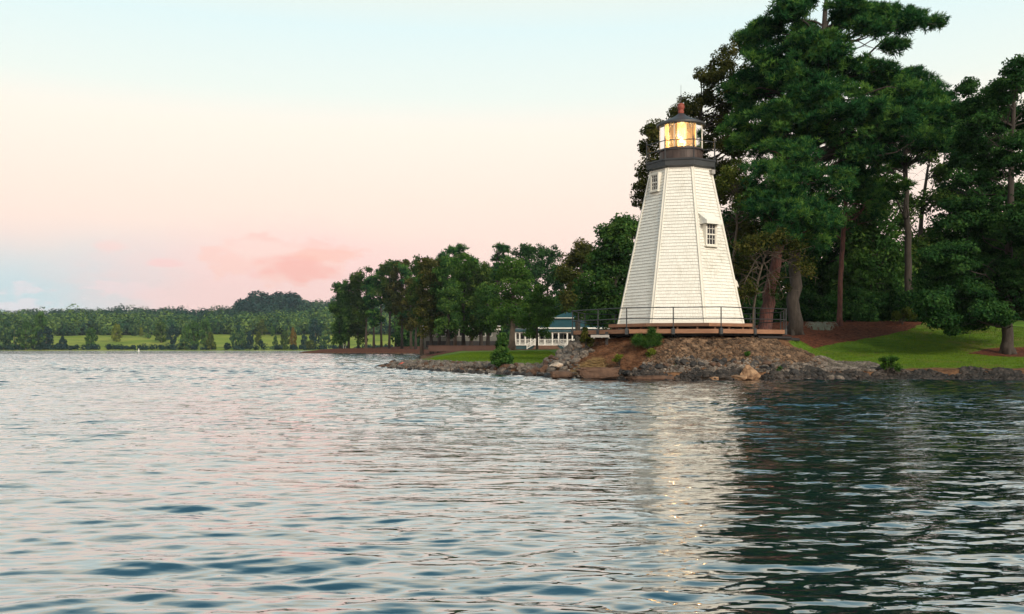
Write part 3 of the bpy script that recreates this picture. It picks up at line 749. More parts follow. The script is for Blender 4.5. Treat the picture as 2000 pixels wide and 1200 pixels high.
def tree(name, label, cat, base, path, blobs, kind='leaf', leaf=None, bark=None, dens=1.0, n_per=130, size=.10, r0=.3, r1=.05, cr=(.35, .8), seed=1,
         limbs=60, group=None, limb_r=.07, extra=None, needle=(22, 13, .30, .034), flat=.8, droop=0.0, top_limit=.35):
    """path: trunk centre line in world space; blobs: crown masses in world space"""
    g = np.random.default_rng(seed)
    root = empty(name, tuple(base), label, cat, group)
    tr = MB(); path = [np.asarray(p, float) for p in path]; m = len(path)
    fine = []
    for i in range(m - 1):
        for j in range(4): fine.append(path[i] * (1 - j / 4) + path[i + 1] * j / 4)
    fine.append(path[-1]); nf = len(fine)
    rad = [r0 + (r1 - r0) * (i / (nf - 1)) ** .85 for i in range(nf)]
    rad[0] *= 1.30; 
    if nf > 2: rad[1] *= 1.08
    for i in range(1, nf - 1): fine[i] = fine[i] + g.normal(size=3) * rad[i] * .12
    tr.tube(fine, rad, 12, True, .10)
    for a in range(5):                                                         # root flare
        th = a * 1.26 + g.random(); q = fine[0] + np.array((math.cos(th), math.sin(th), 0)) * r0 * 1.5
        tr.tube([q - np.array((0, 0, .25)), fine[0] * .45 + q * .55 + np.array((0, 0, r0 * .8)), fine[1] if nf > 1 else fine[0]], [r0 * .25, r0 * .42, r0 * .5], 6, False)
    cs, rs = blob_clumps(blobs, g, dens, *cr)
    zs = np.array([p[2] for p in fine]); farr = np.array(fine)
    order = g.permutation(len(cs))[:limbs]
    for i in order:
        c = cs[i]; hd = np.hypot(*(farr[:, :2] - c[:2]).T)
        want = c[2] - .35 * np.min(hd) - .3
        j = int(np.argmin(np.abs(zs - want) + (zs > c[2]) * 2.0)); j = max(j, int(nf * .22))
        j = min(j, nf - 1)
        pts = limb(tr, fine[j], c, max(.02, min(limb_r * g.uniform(.6, 1.3), rad[j] * .7)), g, g.uniform(-.02, .14))
        for s in range(2):                                                     # twigs
            k = g.integers(2, len(pts)); limb(tr, pts[k - 1], pts[k - 1] + unit(g.normal(size=3)) * g.uniform(.5, 1.1) * cr[1] * 1.3, .018, g, .05, 3, 4)
    if extra: extra(tr, g)
    tr.build('trunk', bark or M['bark'], root, True)
    if len(cs):
        if kind == 'pine': v, f, t = pine_faces(cs, rs, *needle, g=g)
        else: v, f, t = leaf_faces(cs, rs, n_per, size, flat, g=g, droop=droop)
        v = v - np.array(tuple(root.location))
        link('crown', np_mesh('crown', v, f, leaf or M['leaf_oak'], False, {'tint': t}), root)
    return root
def PB(lst, Y, dY=2.0, q=1.0):
    """crown masses measured on the photograph -> world ellipsoids at their own depth (px, py, rx, ry, n[, depth offset])"""
    out = []
    for i, t in enumerate(lst):
        px, py, rx, ry, n = t[:5]; Yb = Y + (t[5] if len(t) > 5 else ((i * 37) % 11 / 11 - .5) * dY)
        p = P(px, py, Yb); out.append((p[0], p[1], p[2], rx / FPX * Yb, (rx + ry) / 2 / FPX * Yb * q, ry / FPX * Yb, n))
    return out
def PP(lst, Y, lean=0.0):
    return [P(px, py, Y + lean * i) for i, (px, py) in enumerate(lst)]
def on_ground(px, Y): x = (px - 1000) / FPX * Y; return np.array((x, Y, gz(x, Y) - .05))

# --- the group of trees right of the lighthouse
def T(name, label, cat, base, pts, Y, blobs, **k):
    b0 = on_ground(base, Y)
    return tree(name, label, cat, b0, [b0] + PP(pts, Y), PB(blobs, Y, k.pop('dY', 3.0), k.pop('q', 1.0)), **k)
def bare_limbs(lst, Y):
    def f(mb, g):
        for (a, b, r) in lst:
            pts = limb(mb, P(*a, Y), P(*b, Y - .8 + g.random()), r, g, g.uniform(-.1, .12), 7, 5)
            for s in range(6):
                k = g.integers(1, len(pts)); e = pts[k] + np.array((g.normal() * .5, g.normal() * .4, -g.random() * .6 + .1)); limb(mb, pts[k], e, r * .35, g, -.1, 4, 4)
    return f
T('pine_tree', 'huge dark green pine with the tallest trunk reaching out of the frame', 'tree', 1550, [(1551, 560), (1556, 430), (1570, 300), (1590, 180), (1605, 90), (1612, 20), (1618, -60)], 58,
  [(1660, 15, 40, 12, 12), (1500, 60, 30, 16, 10), (1470, 75, 26, 22, 13), (1540, 25, 28, 18, 12), (1575, 0, 25, 15, 8), (1560, 70, 40, 25, 18), (1640, 40, 20, 12, 6), (1690, 22, 36, 14, 13), (1740, 30, 45, 15, 15), (1785, 38, 22, 14, 8),
   (1820, 44, 16, 9, 5), (1700, 58, 36, 12, 10), (1750, 88, 24, 10, 6), (1760, 62, 22, 10, 4), (1600, 100, 70, 32, 34), (1510, 125, 62, 42, 36), (1470, 190, 60, 45, 32), (1590, 165, 80, 40, 40), (1680, 140, 70, 26, 28), (1720, 165, 60, 25, 22),
   (1780, 200, 60, 34, 28), (1830, 225, 30, 28, 12), (1640, 215, 90, 42, 46), (1540, 240, 85, 45, 42), (1460, 265, 55, 40, 22), (1740, 250, 75, 38, 30), (1620, 295, 80, 28, 26), (1530, 310, 60, 40, 24), (1700, 300, 60, 22, 12), (1620, -40, 60, 25, 14)],
  kind='pine', dens=1.4, leaf=M['leaf_pine'], bark=M['bark'], r0=.44, r1=.10, limbs=150, limb_r=.085, cr=(.38, .80), needle=(24, 13, .33, .050), seed=3, dY=6.0,
  extra=lambda mb, g: [limb(mb, P(1600, 105, 58), P(1700, 68, 57.5), .13, g, .08, 8, 6), limb(mb, P(1700, 68, 57.5), P(1830, 48, 57), .06, g, .06, 8, 5),
                       limb(mb, P(1606, 60, 58), P(1650, 22, 58), .08, g, -.1, 5, 5), limb(mb, P(1605, 50, 58), P(1565, 38, 58.2), .08, g, .1, 5, 5), limb(mb, P(1670, 78, 57.6), P(1740, 110, 57), .035, g, .0, 6, 5)])
T('pine_tree', 'broad domed pine crown merging with the huge pine on its right side', 'tree', 1775, [(1774, 520), (1770, 400), (1768, 300), (1775, 200)], 65,
  [(1780, 165, 40, 22, 18), (1825, 190, 34, 22, 18), (1750, 200, 50, 30, 26), (1800, 230, 60, 34, 34), (1850, 235, 30, 30, 18), (1760, 265, 70, 34, 34), (1830, 280, 44, 22, 16), (1700, 320, 60, 26, 20), (1770, 320, 50, 16, 9), (1690, 250, 60, 40, 26), (1870, 290, 24, 18, 7), (1740, 370, 36, 22, 7)],
  kind='pine', leaf=M['leaf_pine'], bark=M['bark'], r0=.30, r1=.10, dens=1.3, limbs=70, limb_r=.07, cr=(.38, .80), needle=(26, 12, .32, .044), seed=4, dY=6)
T('pine_tree', 'leaning pine with bare reddish lower trunk just right of the tower', 'tree', 1491, [(1500, 590), (1510, 540), (1522, 480), (1535, 400), (1545, 330), (1552, 280)], 55.5,
  [(1560, 380, 70, 45, 26), (1500, 350, 55, 40, 20), (1600, 430, 60, 35, 18), (1540, 300, 50, 40, 16), (1620, 360, 55, 40, 18), (1530, 430, 50, 26, 14), (1480, 410, 40, 30, 12), (1580, 470, 50, 22, 10), (1510, 455, 36, 22, 12, -1.6), (1545, 420, 50, 30, 16, -1.8), (1500, 390, 50, 30, 14, -1.5), (1590, 440, 40, 26, 12, -1.5), (1545, 340, 60, 30, 16, -1.5)], kind='pine', leaf=M['leaf_pine'], bark=M['bark_red'],
  r0=.43, r1=.2, limbs=36, cr=(.5, .9), needle=(26, 12, .28, .040), seed=5, dY=3)
T('bare_limbed_tree', 'scraggly small tree with bare drooping grey branches in front of the leaning trunk', 'tree', 1470, [(1472, 600), (1480, 550), (1492, 505), (1500, 490)], 53.6,
  [(1470, 475, 38, 16, 22), (1540, 480, 34, 16, 14), (1445, 520, 28, 30, 20), (1570, 520, 28, 26, 10), (1450, 570, 26, 22, 14), (1520, 560, 24, 24, 6), (1500, 462, 40, 12, 12)], leaf=M['leaf_brown'], bark=M['limb_grey'], r0=.08, r1=.05, limbs=22, limb_r=.03, n_per=48, size=.085, seed=8,
  cr=(.3, .6), extra=bare_limbs([((1500, 490), (1445, 500), .045), ((1500, 490), (1430, 560), .045), ((1500, 492), (1560, 500), .045), ((1502, 500), (1600, 545), .04), ((1498, 520), (1505, 590), .035), ((1490, 510), (1530, 580), .035),
                                    ((1500, 490), (1520, 440), .03), ((1480, 520), (1425, 590), .03), ((1500, 495), (1590, 480), .03)], 53.4))
T('slim_pine', 'slim straight pine with thin pinkish trunk rising from the mulch bed', 'tree', 1640, [(1641, 560), (1645, 490), (1651, 410), (1656, 340), (1660, 280)], 61,
  [(1660, 350, 55, 35, 16), (1690, 400, 45, 35, 12), (1640, 430, 40, 28, 8), (1650, 300, 45, 40, 12)], kind='pine', leaf=M['leaf_pine'], bark=M['bark_red'], r0=.17, r1=.12, limbs=24, limb_r=.05, cr=(.45, .8), needle=(22, 12, .28, .040), seed=9)
T('oak_tree', 'brownish green broadleaf tree showing behind the lantern on both sides', 'tree', 1390, [(1385, 520), (1370, 400), (1360, 300), (1370, 200)], 66,
  [(1275, 262, 18, 16, 10), (1264, 288, 15, 16, 9), (1292, 248, 18, 12, 9), (1300, 275, 26, 26, 12), (1320, 222, 20, 16, 8), (1333, 200, 8, 10, 3), (1350, 215, 26, 18, 11), (1258, 350, 18, 26, 11), (1252, 395, 14, 24, 9), (1275, 330, 18, 30, 12), (1285, 390, 30, 30, 14),
   (1380, 150, 34, 22, 16), (1410, 120, 36, 24, 18), (1455, 95, 30, 22, 12), (1440, 160, 50, 36, 30), (1375, 190, 24, 18, 10), (1400, 225, 55, 34, 34), (1395, 290, 55, 45, 42), (1450, 250, 45, 60, 36), (1420, 360, 50, 50, 36), (1330, 300, 40, 50, 24), (1340, 400, 50, 60, 24), (1460, 430, 40, 60, 24)],
  leaf=M['leaf_brown'], r0=.40, r1=.12, limbs=110, limb_r=.08, dens=1.2, n_per=110, size=.10, cr=(.32, .60), seed=12, dY=4)
T('young_tree', 'small light green tree with crooked pale trunk beside the tower wall', 'tree', 1430, [(1431, 560), (1433, 500), (1440, 440), (1436, 405), (1442, 380)], 57,
  [(1435, 345, 36, 20, 20), (1465, 360, 28, 22, 14), (1412, 375, 20, 22, 10), (1450, 395, 34, 18, 12), (1485, 390, 18, 22, 8), (1440, 325, 22, 12, 7)], leaf=M['leaf_light'], bark=M['bark_pale'], r0=.10, r1=.05, limbs=34, limb_r=.035, n_per=80, size=.085, cr=(.3, .55), seed=14,
  extra=bare_limbs([((1436, 430), (1405, 415), .04), ((1437, 440), (1470, 415), .04), ((1434, 480), (1412, 440), .035), ((1434, 500), (1455, 455), .03)], 57))
T('shade_tree', 'broad dark tree on the right lawn with foliage drooping almost to the grass', 'tree', 1968, [(1968, 640), (1970, 560), (1973, 420), (1976, 280), (1982, 150)], 52,
  [(1985, 140, 24, 26, 12), (1960, 175, 30, 26, 14), (1925, 190, 36, 26, 16), (1893, 172, 14, 16, 6), (1900, 215, 36, 30, 16), (1960, 235, 50, 36, 24), (1915, 250, 40, 26, 16), (1885, 270, 26, 26, 10), (1940, 330, 50, 22, 14), (1890, 350, 36, 18, 8), (1930, 285, 55, 26, 20), (1990, 300, 40, 40, 18), (1900, 400, 60, 14, 18), (1955, 380, 60, 16, 20), (1990, 430, 50, 40, 24),
   (1880, 440, 66, 26, 34), (1950, 470, 60, 34, 30), (1850, 500, 56, 34, 34), (1920, 530, 70, 34, 42), (1840, 550, 44, 30, 26), (1880, 580, 60, 32, 34), (1950, 580, 50, 28, 24), (1820, 590, 28, 24, 14), (1850, 620, 36, 18, 16), (1910, 615, 40, 16, 14), (1835, 626, 26, 12, 12), (1876, 634, 26, 11, 11), (1908, 630, 22, 10, 8),
   (1858, 646, 10, 6, 3), (1925, 604, 46, 14, 16), (1895, 600, 40, 18, 14), (1952, 622, 26, 10, 9), (1940, 560, 50, 26, 18), (1940, 610, 36, 14, 10), (1990, 540, 50, 60, 28), (2040, 250, 60, 90, 40), (2050, 450, 60, 90, 46), (2030, 590, 40, 20, 12), (1800, 570, 16, 22, 7)],
  leaf=M['leaf_dark'], dens=1.6, bark=M['bark'], r0=.34, r1=.09, limbs=90, limb_r=.04, n_per=150, size=.088, cr=(.35, .7), seed=16, dY=6, flat=.55)
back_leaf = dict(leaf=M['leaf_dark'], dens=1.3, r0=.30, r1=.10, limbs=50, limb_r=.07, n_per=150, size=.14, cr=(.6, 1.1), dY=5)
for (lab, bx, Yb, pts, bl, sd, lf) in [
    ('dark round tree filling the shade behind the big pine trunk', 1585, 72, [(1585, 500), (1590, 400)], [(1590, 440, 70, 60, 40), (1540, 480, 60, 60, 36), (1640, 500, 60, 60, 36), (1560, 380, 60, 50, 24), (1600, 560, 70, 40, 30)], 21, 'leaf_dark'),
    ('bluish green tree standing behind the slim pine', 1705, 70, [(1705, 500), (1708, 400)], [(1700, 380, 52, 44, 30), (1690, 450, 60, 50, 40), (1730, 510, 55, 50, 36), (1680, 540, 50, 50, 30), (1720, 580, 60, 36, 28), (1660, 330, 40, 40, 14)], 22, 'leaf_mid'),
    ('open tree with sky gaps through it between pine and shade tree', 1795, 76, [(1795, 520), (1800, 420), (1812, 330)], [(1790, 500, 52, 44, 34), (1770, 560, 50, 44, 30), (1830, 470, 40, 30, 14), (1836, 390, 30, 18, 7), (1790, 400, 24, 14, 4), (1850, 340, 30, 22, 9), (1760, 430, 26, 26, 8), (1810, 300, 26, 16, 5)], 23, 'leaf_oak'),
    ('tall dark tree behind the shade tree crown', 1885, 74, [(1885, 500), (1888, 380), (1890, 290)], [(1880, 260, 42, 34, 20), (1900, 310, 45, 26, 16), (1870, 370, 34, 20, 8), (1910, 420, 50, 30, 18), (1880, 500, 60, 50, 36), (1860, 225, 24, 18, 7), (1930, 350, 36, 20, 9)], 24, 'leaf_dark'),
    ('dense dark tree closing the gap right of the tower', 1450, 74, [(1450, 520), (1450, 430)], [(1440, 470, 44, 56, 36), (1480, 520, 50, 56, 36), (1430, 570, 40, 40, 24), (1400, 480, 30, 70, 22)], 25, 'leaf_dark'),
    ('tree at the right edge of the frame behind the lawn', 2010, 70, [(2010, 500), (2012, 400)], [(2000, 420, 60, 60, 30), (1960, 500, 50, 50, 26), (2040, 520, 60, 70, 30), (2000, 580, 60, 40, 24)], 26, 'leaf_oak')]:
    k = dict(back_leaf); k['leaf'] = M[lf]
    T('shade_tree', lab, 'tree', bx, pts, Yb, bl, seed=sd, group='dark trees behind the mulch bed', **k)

# --- trees close behind the tower on its left
for (nm, lab, bx, Yb, pts, bl, lf, sd, kw) in [
    ('evergreen_tree', 'tall dense evergreen left of the tower, highest of the trees beside it', 1200, 92, [(1202, 560), (1208, 480), (1215, 432)],
     [(1215, 440, 20, 14, 12), (1185, 455, 16, 12, 7), (1235, 450, 20, 20, 14), (1205, 480, 36, 26, 34), (1180, 520, 34, 30, 34), (1220, 530, 40, 40, 44), (1160, 560, 30, 30, 28), (1195, 580, 44, 30, 44), (1150, 600, 28, 22, 20), (1185, 615, 44, 22, 30), (1240, 590, 40, 50, 30)], 'leaf_mid', 31, {}),
    ('oak_tree', 'thin crowned yellowish tree between the evergreen and the sky gap', 1128, 112, [(1128, 580), (1135, 520), (1140, 485)],
     [(1140, 488, 16, 14, 12), (1120, 505, 18, 14, 12), (1145, 525, 22, 22, 20), (1110, 535, 16, 22, 14), (1130, 560, 22, 20, 18), (1160, 500, 14, 16, 8), (1115, 590, 20, 18, 14)], 'leaf_brown', 32, {})]:
    T(nm, lab, 'tree', bx, pts, Yb, bl, leaf=M[lf], r0=.35, r1=.1, limbs=50, limb_r=.07, n_per=130, size=.17, cr=(.6, 1.1), seed=sd, dY=5)

# --- trees on the wooded point, each measured on the photograph: trunk px, top y, crown half width, crown bottom y, distance, kind, material, label
POINT = [
 (665, 556, 18, 668, 262, 'L', 'leaf_mid', 'small leafy tree at the very tip of the wooded point'),
 (681, 552, 20, 655, 258, 'L', 'leaf_mid', 'green tree beside the white figure-shaped sign on the point'),
 (700, 540, 18, 662, 256, 'L', 'leaf_oak', 'dark rounded tree third from the tip of the wooded point'),
 (715, 527, 24, 635, 250, 'L', 'leaf_oak', 'tree with pale bare trunk at the left end of the wooded point'),
 (730, 524, 22, 630, 245, 'P', 'leaf_pine', 'tall thin trunked pine on the wooded point'),
 (745, 520, 20, 600, 262, 'P', 'leaf_pine', 'pine standing before the bright meadow gap on the point'),
 (760, 511, 22, 605, 240, 'L', 'leaf_oak', 'dense dark tree right of the meadow gap on the point'),
 (773, 516, 18, 620, 266, 'P', 'leaf_dark', 'narrow dark pine behind the point mulch'),
 (785, 511, 24, 630, 236, 'L', 'leaf_brown', 'brownish tree above the fallen log on the point'),
 (803, 513, 22, 640, 232, 'P', 'leaf_pine', 'pine near the fallen log on the point'),
 (812, 552, 24, 640, 228, 'L', 'leaf_brown', 'low spreading golden green tree above the point shore'),
 (824, 507, 22, 625, 170, 'L', 'leaf_oak', 'pale trunked tree at the left corner of the lawn'),
 (843, 506, 24, 650, 150, 'L', 'leaf_brown', 'leafy tree at the left end of the long low house'),
 (858, 498, 20, 630, 160, 'P', 'leaf_pine', 'pine in front of the long low house windows'),
 (874, 508, 24, 650, 146, 'L', 'leaf_mid', 'full dark tree hiding the middle of the long low house'),
 (889, 484, 26, 610, 165, 'P', 'leaf_pine', 'flat topped pine standing tallest above the long low house'),
 (905, 503, 24, 640, 150, 'L', 'leaf_bright', 'green tree covering the right part of the long low house'),
 (921, 505, 20, 655, 160, 'P', 'leaf_pine', 'ragged pine with visible needles near the house gap'),
 (940, 512, 22, 650, 148, 'L', 'leaf_oak', 'dark tree left of the porch lawn'),
 (954, 560, 20, 650, 140, 'L', 'leaf_mid', 'shorter tree in front of dark trunks near the cedar'),
 (972, 486, 22, 560, 172, 'P', 'leaf_pine', 'thin pine with sky showing through its crown'),
 (962, 530, 22, 600, 178, 'L', 'leaf_oak', 'tree behind the thin pine with open crown'),
 (1035, 484, 38, 575, 184, 'L', 'leaf_dark', 'broad dark oak crown behind the bright pine'),
 (1070, 486, 34, 560, 190, 'L', 'leaf_dark', 'second dark oak crown beside the pink sky gap'),
 (1098, 520, 22, 620, 180, 'L', 'leaf_dark', 'dark tree closing the space behind the porch roof'),
 (1060, 590, 40, 640, 196, 'L', 'leaf_dark', 'low dark tree behind the porch roof')]
def crown_blobs(px, top, hw, bot, Y, g, kind):
    out = []; H = bot - top
    lv = max(4, int(H / 13))
    for i in range(lv):
        f = (i + .5) / lv; y = top + H * f
        w = hw * (.40 + .72 * math.sin(math.pi * min(1, .10 + f * .82)) ** .8) * g.uniform(.6, 1.2)
        for s in (-1, 0, 1):
            if kind == 'P' and g.random() < .30: continue
            if kind == 'L' and g.random() < .13: continue
            out.append((px + s * w * .58 + g.normal() * 3.5, y + g.normal() * 4, w * .42, H / lv * (.5 if kind == 'P' else .8), 6))
    return out
for i, (px, top, hw, bot, Y, kd, lf, lab) in enumerate(POINT):
    g = np.random.default_rng(100 + i); b0 = on_ground(px, Y); s = Y / 150; dn = g.uniform(.65, 1.15)
    bl = PB(crown_blobs(px, top, hw, bot, Y, g, kd), Y, 4)
    if kd == 'P':
        tree('pine_tree', lab, 'tree', b0, [b0, P(px + g.normal() * 2, (top + bot) / 2, Y), P(px + g.normal() * 2, top + 4, Y)], bl, 'pine', M[lf], M['bark_pale'] if i % 3 == 0 else M['bark'], r0=.30, r1=.08, limbs=26, limb_r=.09,
             cr=(.65 * s ** .5, 1.15 * s ** .5), needle=(9, 9, .6, .13 * s), seed=200 + i, dens=dn)
    else:
        tree('shade_tree', lab, 'tree', b0, [b0, P(px + g.normal() * 2, (top + bot) / 2, Y), P(px + g.normal() * 2, top + 6, Y)], bl, 'leaf', M[lf], M['bark_pale'] if px in (715, 824, 1001) else M['bark'], r0=.30, r1=.08, limbs=26, limb_r=.09,
             cr=(.6 * s ** .5, 1.1 * s ** .5), n_per=70, size=.21 * s ** .7, seed=200 + i, dens=dn)
# brighter trees standing nearer, in front of the porch
T('pine_tree', 'bright green pine with tall brown trunk left of the porch', 'tree', 1001, [(1001, 600), (1002, 540), (1003, 516)], 128,
  [(1003, 520, 26, 12, 12), (985, 535, 22, 12, 12), (1020, 540, 24, 14, 14), (1000, 560, 34, 14, 20), (985, 585, 26, 14, 14), (1020, 590, 26, 14, 14), (1000, 612, 34, 14, 16), (975, 625, 18, 14, 7), (1025, 630, 18, 12, 7)], leaf=M['leaf_bright'], bark=M['bark_pale'], r0=.42, r1=.1, limbs=40, limb_r=.07, n_per=110, size=.17, cr=(.7, 1.1), seed=41, dY=4)
T('young_tree', 'small bright green tree in front of the porch steps', 'tree', 1049, [(1049, 630), (1050, 590), (1052, 566)], 118,
  [(1053, 566, 12, 8, 7), (1042, 582, 20, 11, 12), (1066, 588, 16, 10, 9), (1048, 606, 28, 12, 17), (1072, 612, 13, 10, 7), (1030, 628, 20, 10, 9), (1060, 632, 22, 10, 12), (1040, 648, 20, 9, 8), (1062, 652, 12, 6, 4)], leaf=M['leaf_bright'], bark=M['bark'], r0=.15, r1=.06, limbs=34, limb_r=.05, n_per=100, size=.15, cr=(.55, .9), seed=42, dY=3)
# ------------------------------------------------------------------ houses
def XZ(px, py, Y): p = P(px, py, Y); return p[0], p[2]
hs = empty('porch_house', (9.0, 155, 1.8), 'green hip roofed house with white columned porch and two stair rails', 'house')
def part(mb, name, mat, parent=hs, **k): return mb.build(name, mat, parent, **k)
FY = 150.0
def hip(mb, x0, x1, y0, y1, z0, z1, ins, ridge):
    a = [(x0, y0, z0), (x1, y0, z0), (x1, y1, z0), (x0, y1, z0)]; ym = (y0 + y1) / 2
    r = [(x0 + ins, ym - ridge, z1), (x1 - ins, ym - ridge, z1), (x1 - ins, ym + ridge, z1), (x0 + ins, ym + ridge, z1)]
    mb.poly(a + r, [(3, 2, 1, 0), (4, 5, 6, 7), (0, 1, 5, 4), (1, 2, 6, 5), (2, 3, 7, 6), (3, 0, 4, 7)])
zf = 2.08
b = MB(); b.box((9.2, FY + 9, 3.3), (17.6, 12, 3.0)); part(b, 'wall', M['house_wall'])
b = MB(); b.box((9.0, FY + 1.6, zf - .08), (17.6, 3.4, .16)); part(b, 'porch_floor', M['house_white'])
b = MB(); b.box((9.0, FY + 1.7, zf - .55), (17.4, 3.2, .78)); part(b, 'porch_base', M['roof_teal'])
colpx = [1007, 1015, 1026, 1036.5, 1044.7, 1052, 1064, 1079, 1091, 1108, 1118, 1126, 1133, 1146, 1160, 1175, 1190, 1205]
for px in colpx:
    x = (px - 1000) / FPX * FY; b = MB(); b.box((x, FY, (zf + 3.95) / 2), (.20, .20, 3.95 - zf)); b.box((x, FY, 3.90), (.28, .28, .10)); part(b, 'porch_column', M['house_white'])
b = MB(); b.box((9.0, FY, 4.04), (17.8, .26, .22)); part(b, 'porch_beam', M['house_white'])
b = MB(); b.poly([(-.1, FY - .4, 4.17), (18.2, FY - .4, 4.17), (18.2, FY + 3.2, 4.62), (-.1, FY + 3.2, 4.62), (-.1, FY - .4, 4.12), (18.2, FY - .4, 4.12), (18.2, FY + 3.2, 4.57), (-.1, FY + 3.2, 4.57)],
              [(0, 1, 2, 3), (7, 6, 5, 4), (0, 4, 5, 1), (1, 5, 6, 2), (2, 6, 7, 3), (3, 7, 4, 0)]); part(b, 'porch_roof', M['roof_teal'])
b = MB(); b.box((11.4, FY + 2.4, 4.78), (14.4, .2, .24)); part(b, 'gutter', M['house_white']); b = MB(); b.box((4.3, FY + 8, 4.78), (.2, 11, .24)); part(b, 'gutter', M['house_white'])
b = MB(); hip(b, 4.2, 18.6, FY + 2.3, FY + 15.5, 4.90, 6.30, 3.2, 3.0); part(b, 'roof', M['roof_teal'])
b = MB(); b.box((9.9, FY + 8.9, 6.42), (5.4, 5.4, .5)); part(b, 'upper_wall', M['house_wall'])
b = MB(); hip(b, 6.7, 13.1, FY + 5.7, FY + 12.1, 6.62, 7.75, 2.9, .3); part(b, 'upper_roof', M['roof_teal'])
b = MB(); b.box((9.9, FY + 5.75, 6.58), (6.4, .1, .12)); part(b, 'upper_fascia', M['house_white'])
for i in range(9):
    x = 1.4 + i * 1.95; b = MB(); b.box((x, FY + 2.97, 3.1), (1.35, .08, 1.5)); w_ = part(b, 'window', M['house_white'])
    b = MB(); 
    for s in (-1, 1): b.box((x + s * .31, FY + 2.90, 3.1), (.54, .08, 1.34))
    for j, p in enumerate(b.v): b.v[j] = (p[0] - 9.0, p[1] - 155, p[2] - 1.8)
    o = b.build('pane', M['window_dark']); o.parent = w_
sx = [(1007, 1029), (1029, 1047), (1047, 1092), (1092, 1240)]
for k, (a_, c_) in enumerate([(1007, 1047), (1092, 1205), (1047, 1092)]):
    xa, xc = (a_ - 1000) / FPX * FY, (c_ - 1000) / FPX * FY; b = MB(); off = -.05
    for zz in (.82, .12): b.box(((xa + xc) / 2, FY + off, zf + zz), (xc - xa, .06, .07))
    x = xa
    while x < xc: b.box((x, FY + off, zf + .47), (.045, .045, .7)); x += .17
    part(b, 'porch_railing', M['house_white'])
for (a_, c_) in ((1047, 1029), (1092, 1102)):
    xa, xc = (a_ - 1000) / FPX * FY, (c_ - 1000) / FPX * FY; b = MB(); zb = 1.28
    for zz in (.85, .15): b.tube([(xa, FY - .1, zf + zz), (xc, FY - 2.2, zb + zz)], .045, 4)
    for i in range(9):
        t = i / 8; b.box((xa + (xc - xa) * t, FY - .1 - 2.1 * t, zf + (zb - zf) * t + .48), (.05, .05, .75))
    b.box((xc, FY - 2.2, zb + .45), (.13, .13, 1.1)); part(b, 'stair_railing', M['house_white'])
for i in range(5):
    b = MB(); b.box(((1066.5 - 1000) / FPX * FY, FY - .3 - i * .42, zf - .16 * (i + 1) - .1), (3.6 + i * .28, .44, .2)); part(b, 'stair_step', M['wood_dark'])
# long low house behind the point trees
lw = empty('long_house', (-9.6, 172, 2.0), 'long low house with white eave band half hidden by the lawn trees', 'house')
GY = 170.0
b = MB(); b.box((-9.4, GY + 4, 3.1), (13.8, 8, 3.8)); b.build('wall', M['beige_wall'], lw)
b = MB(); b.box((-9.4, GY - .1, 4.93), (14.6, .5, .30)); b.build('eave_band', M['house_white'], lw)
b = MB(); b.box((-9.4, GY + .35, 5.25), (14.2, .8, .36)); b.build('upper_band', M['wood_dark'], lw)
b = MB(); b.box((-9.4, GY + .2, 5.52), (14.6, 1.2, .14)); b.build('roof_edge', M['house_white'], lw)
b = MB(); hip(b, -16.8, -2.0, GY - .1, GY + 8.6, 5.6, 6.9, 3.5, .3); b.build('roof', M['roof_teal'], lw)
b = MB(); b.box((-9.0, GY - .35, 2.2), (13.6, .5, 1.15)); b.build('dark_base', M['beam_black'], lw)
for px in range(838, 968, 13):
    x = (px - 1000) / FPX * GY; b = MB(); b.box((x, GY - .03, 4.2), (1.16, .06, 1.1)); w_ = b.build('window', M['house_white'], lw)
    b = MB(); b.box((x + 9.6, GY - .08 - 172, 4.2 - 2.0), (1.0, .06, .94)); o = b.build('pane', M['window_dark']); o.parent = w_
rw = MB(); rw.box((-6.3, 118, 1.42), (8.8, .35, .72)); rw.box((-6.3, 118, 1.80), (9.0, .45, .06))
o = rw.build('retaining_wall', M['brick_red']); tag(o, 'low reddish brick wall along the back of the small lawn', 'wall')

# ------------------------------------------------------------------ sign, log, buoy
sg = empty('white_sign', tuple(on_ground(673, 262)), 'small white board on two white posts at the tip of the point', 'sign')
x, y, z = sg.location
b = MB(); b.box((x, y, z + 1.75), (.80, .10, 1.45)); b.box((x + .02, y, z + 2.58), (.45, .10, .3)); b.build('board', M['house_white'], sg)
for s in (-1, 1): b = MB(); b.box((x + s * .30, y, z + .6), (.20, .12, 1.3)); b.build('post', M['house_white'], sg)
q = on_ground(803, 212); b = MB(); b.tube([(q[0] - 1.7, q[1], q[2] + .35), (q[0], q[1], q[2] + .42), (q[0] + 1.7, q[1] - .3, q[2] + .32)], [.22, .2, .16], 8)
tag(b.build('fallen_log', M['concrete']), 'pale straight log lying on the red mulch under the point trees', 'log')
by = empty('buoy', (-162.0, 400, -.1), 'tiny white buoy far out by the opposite shore', 'buoy')
b = MB(); b.lathe([(.35, -.2), (.42, 0), (.42, .25), (.2, .42), (.16, 1.1), (.001, 1.3)], (-162.0, 400, 0), 12); b.build('float', M['house_white'], by, True)

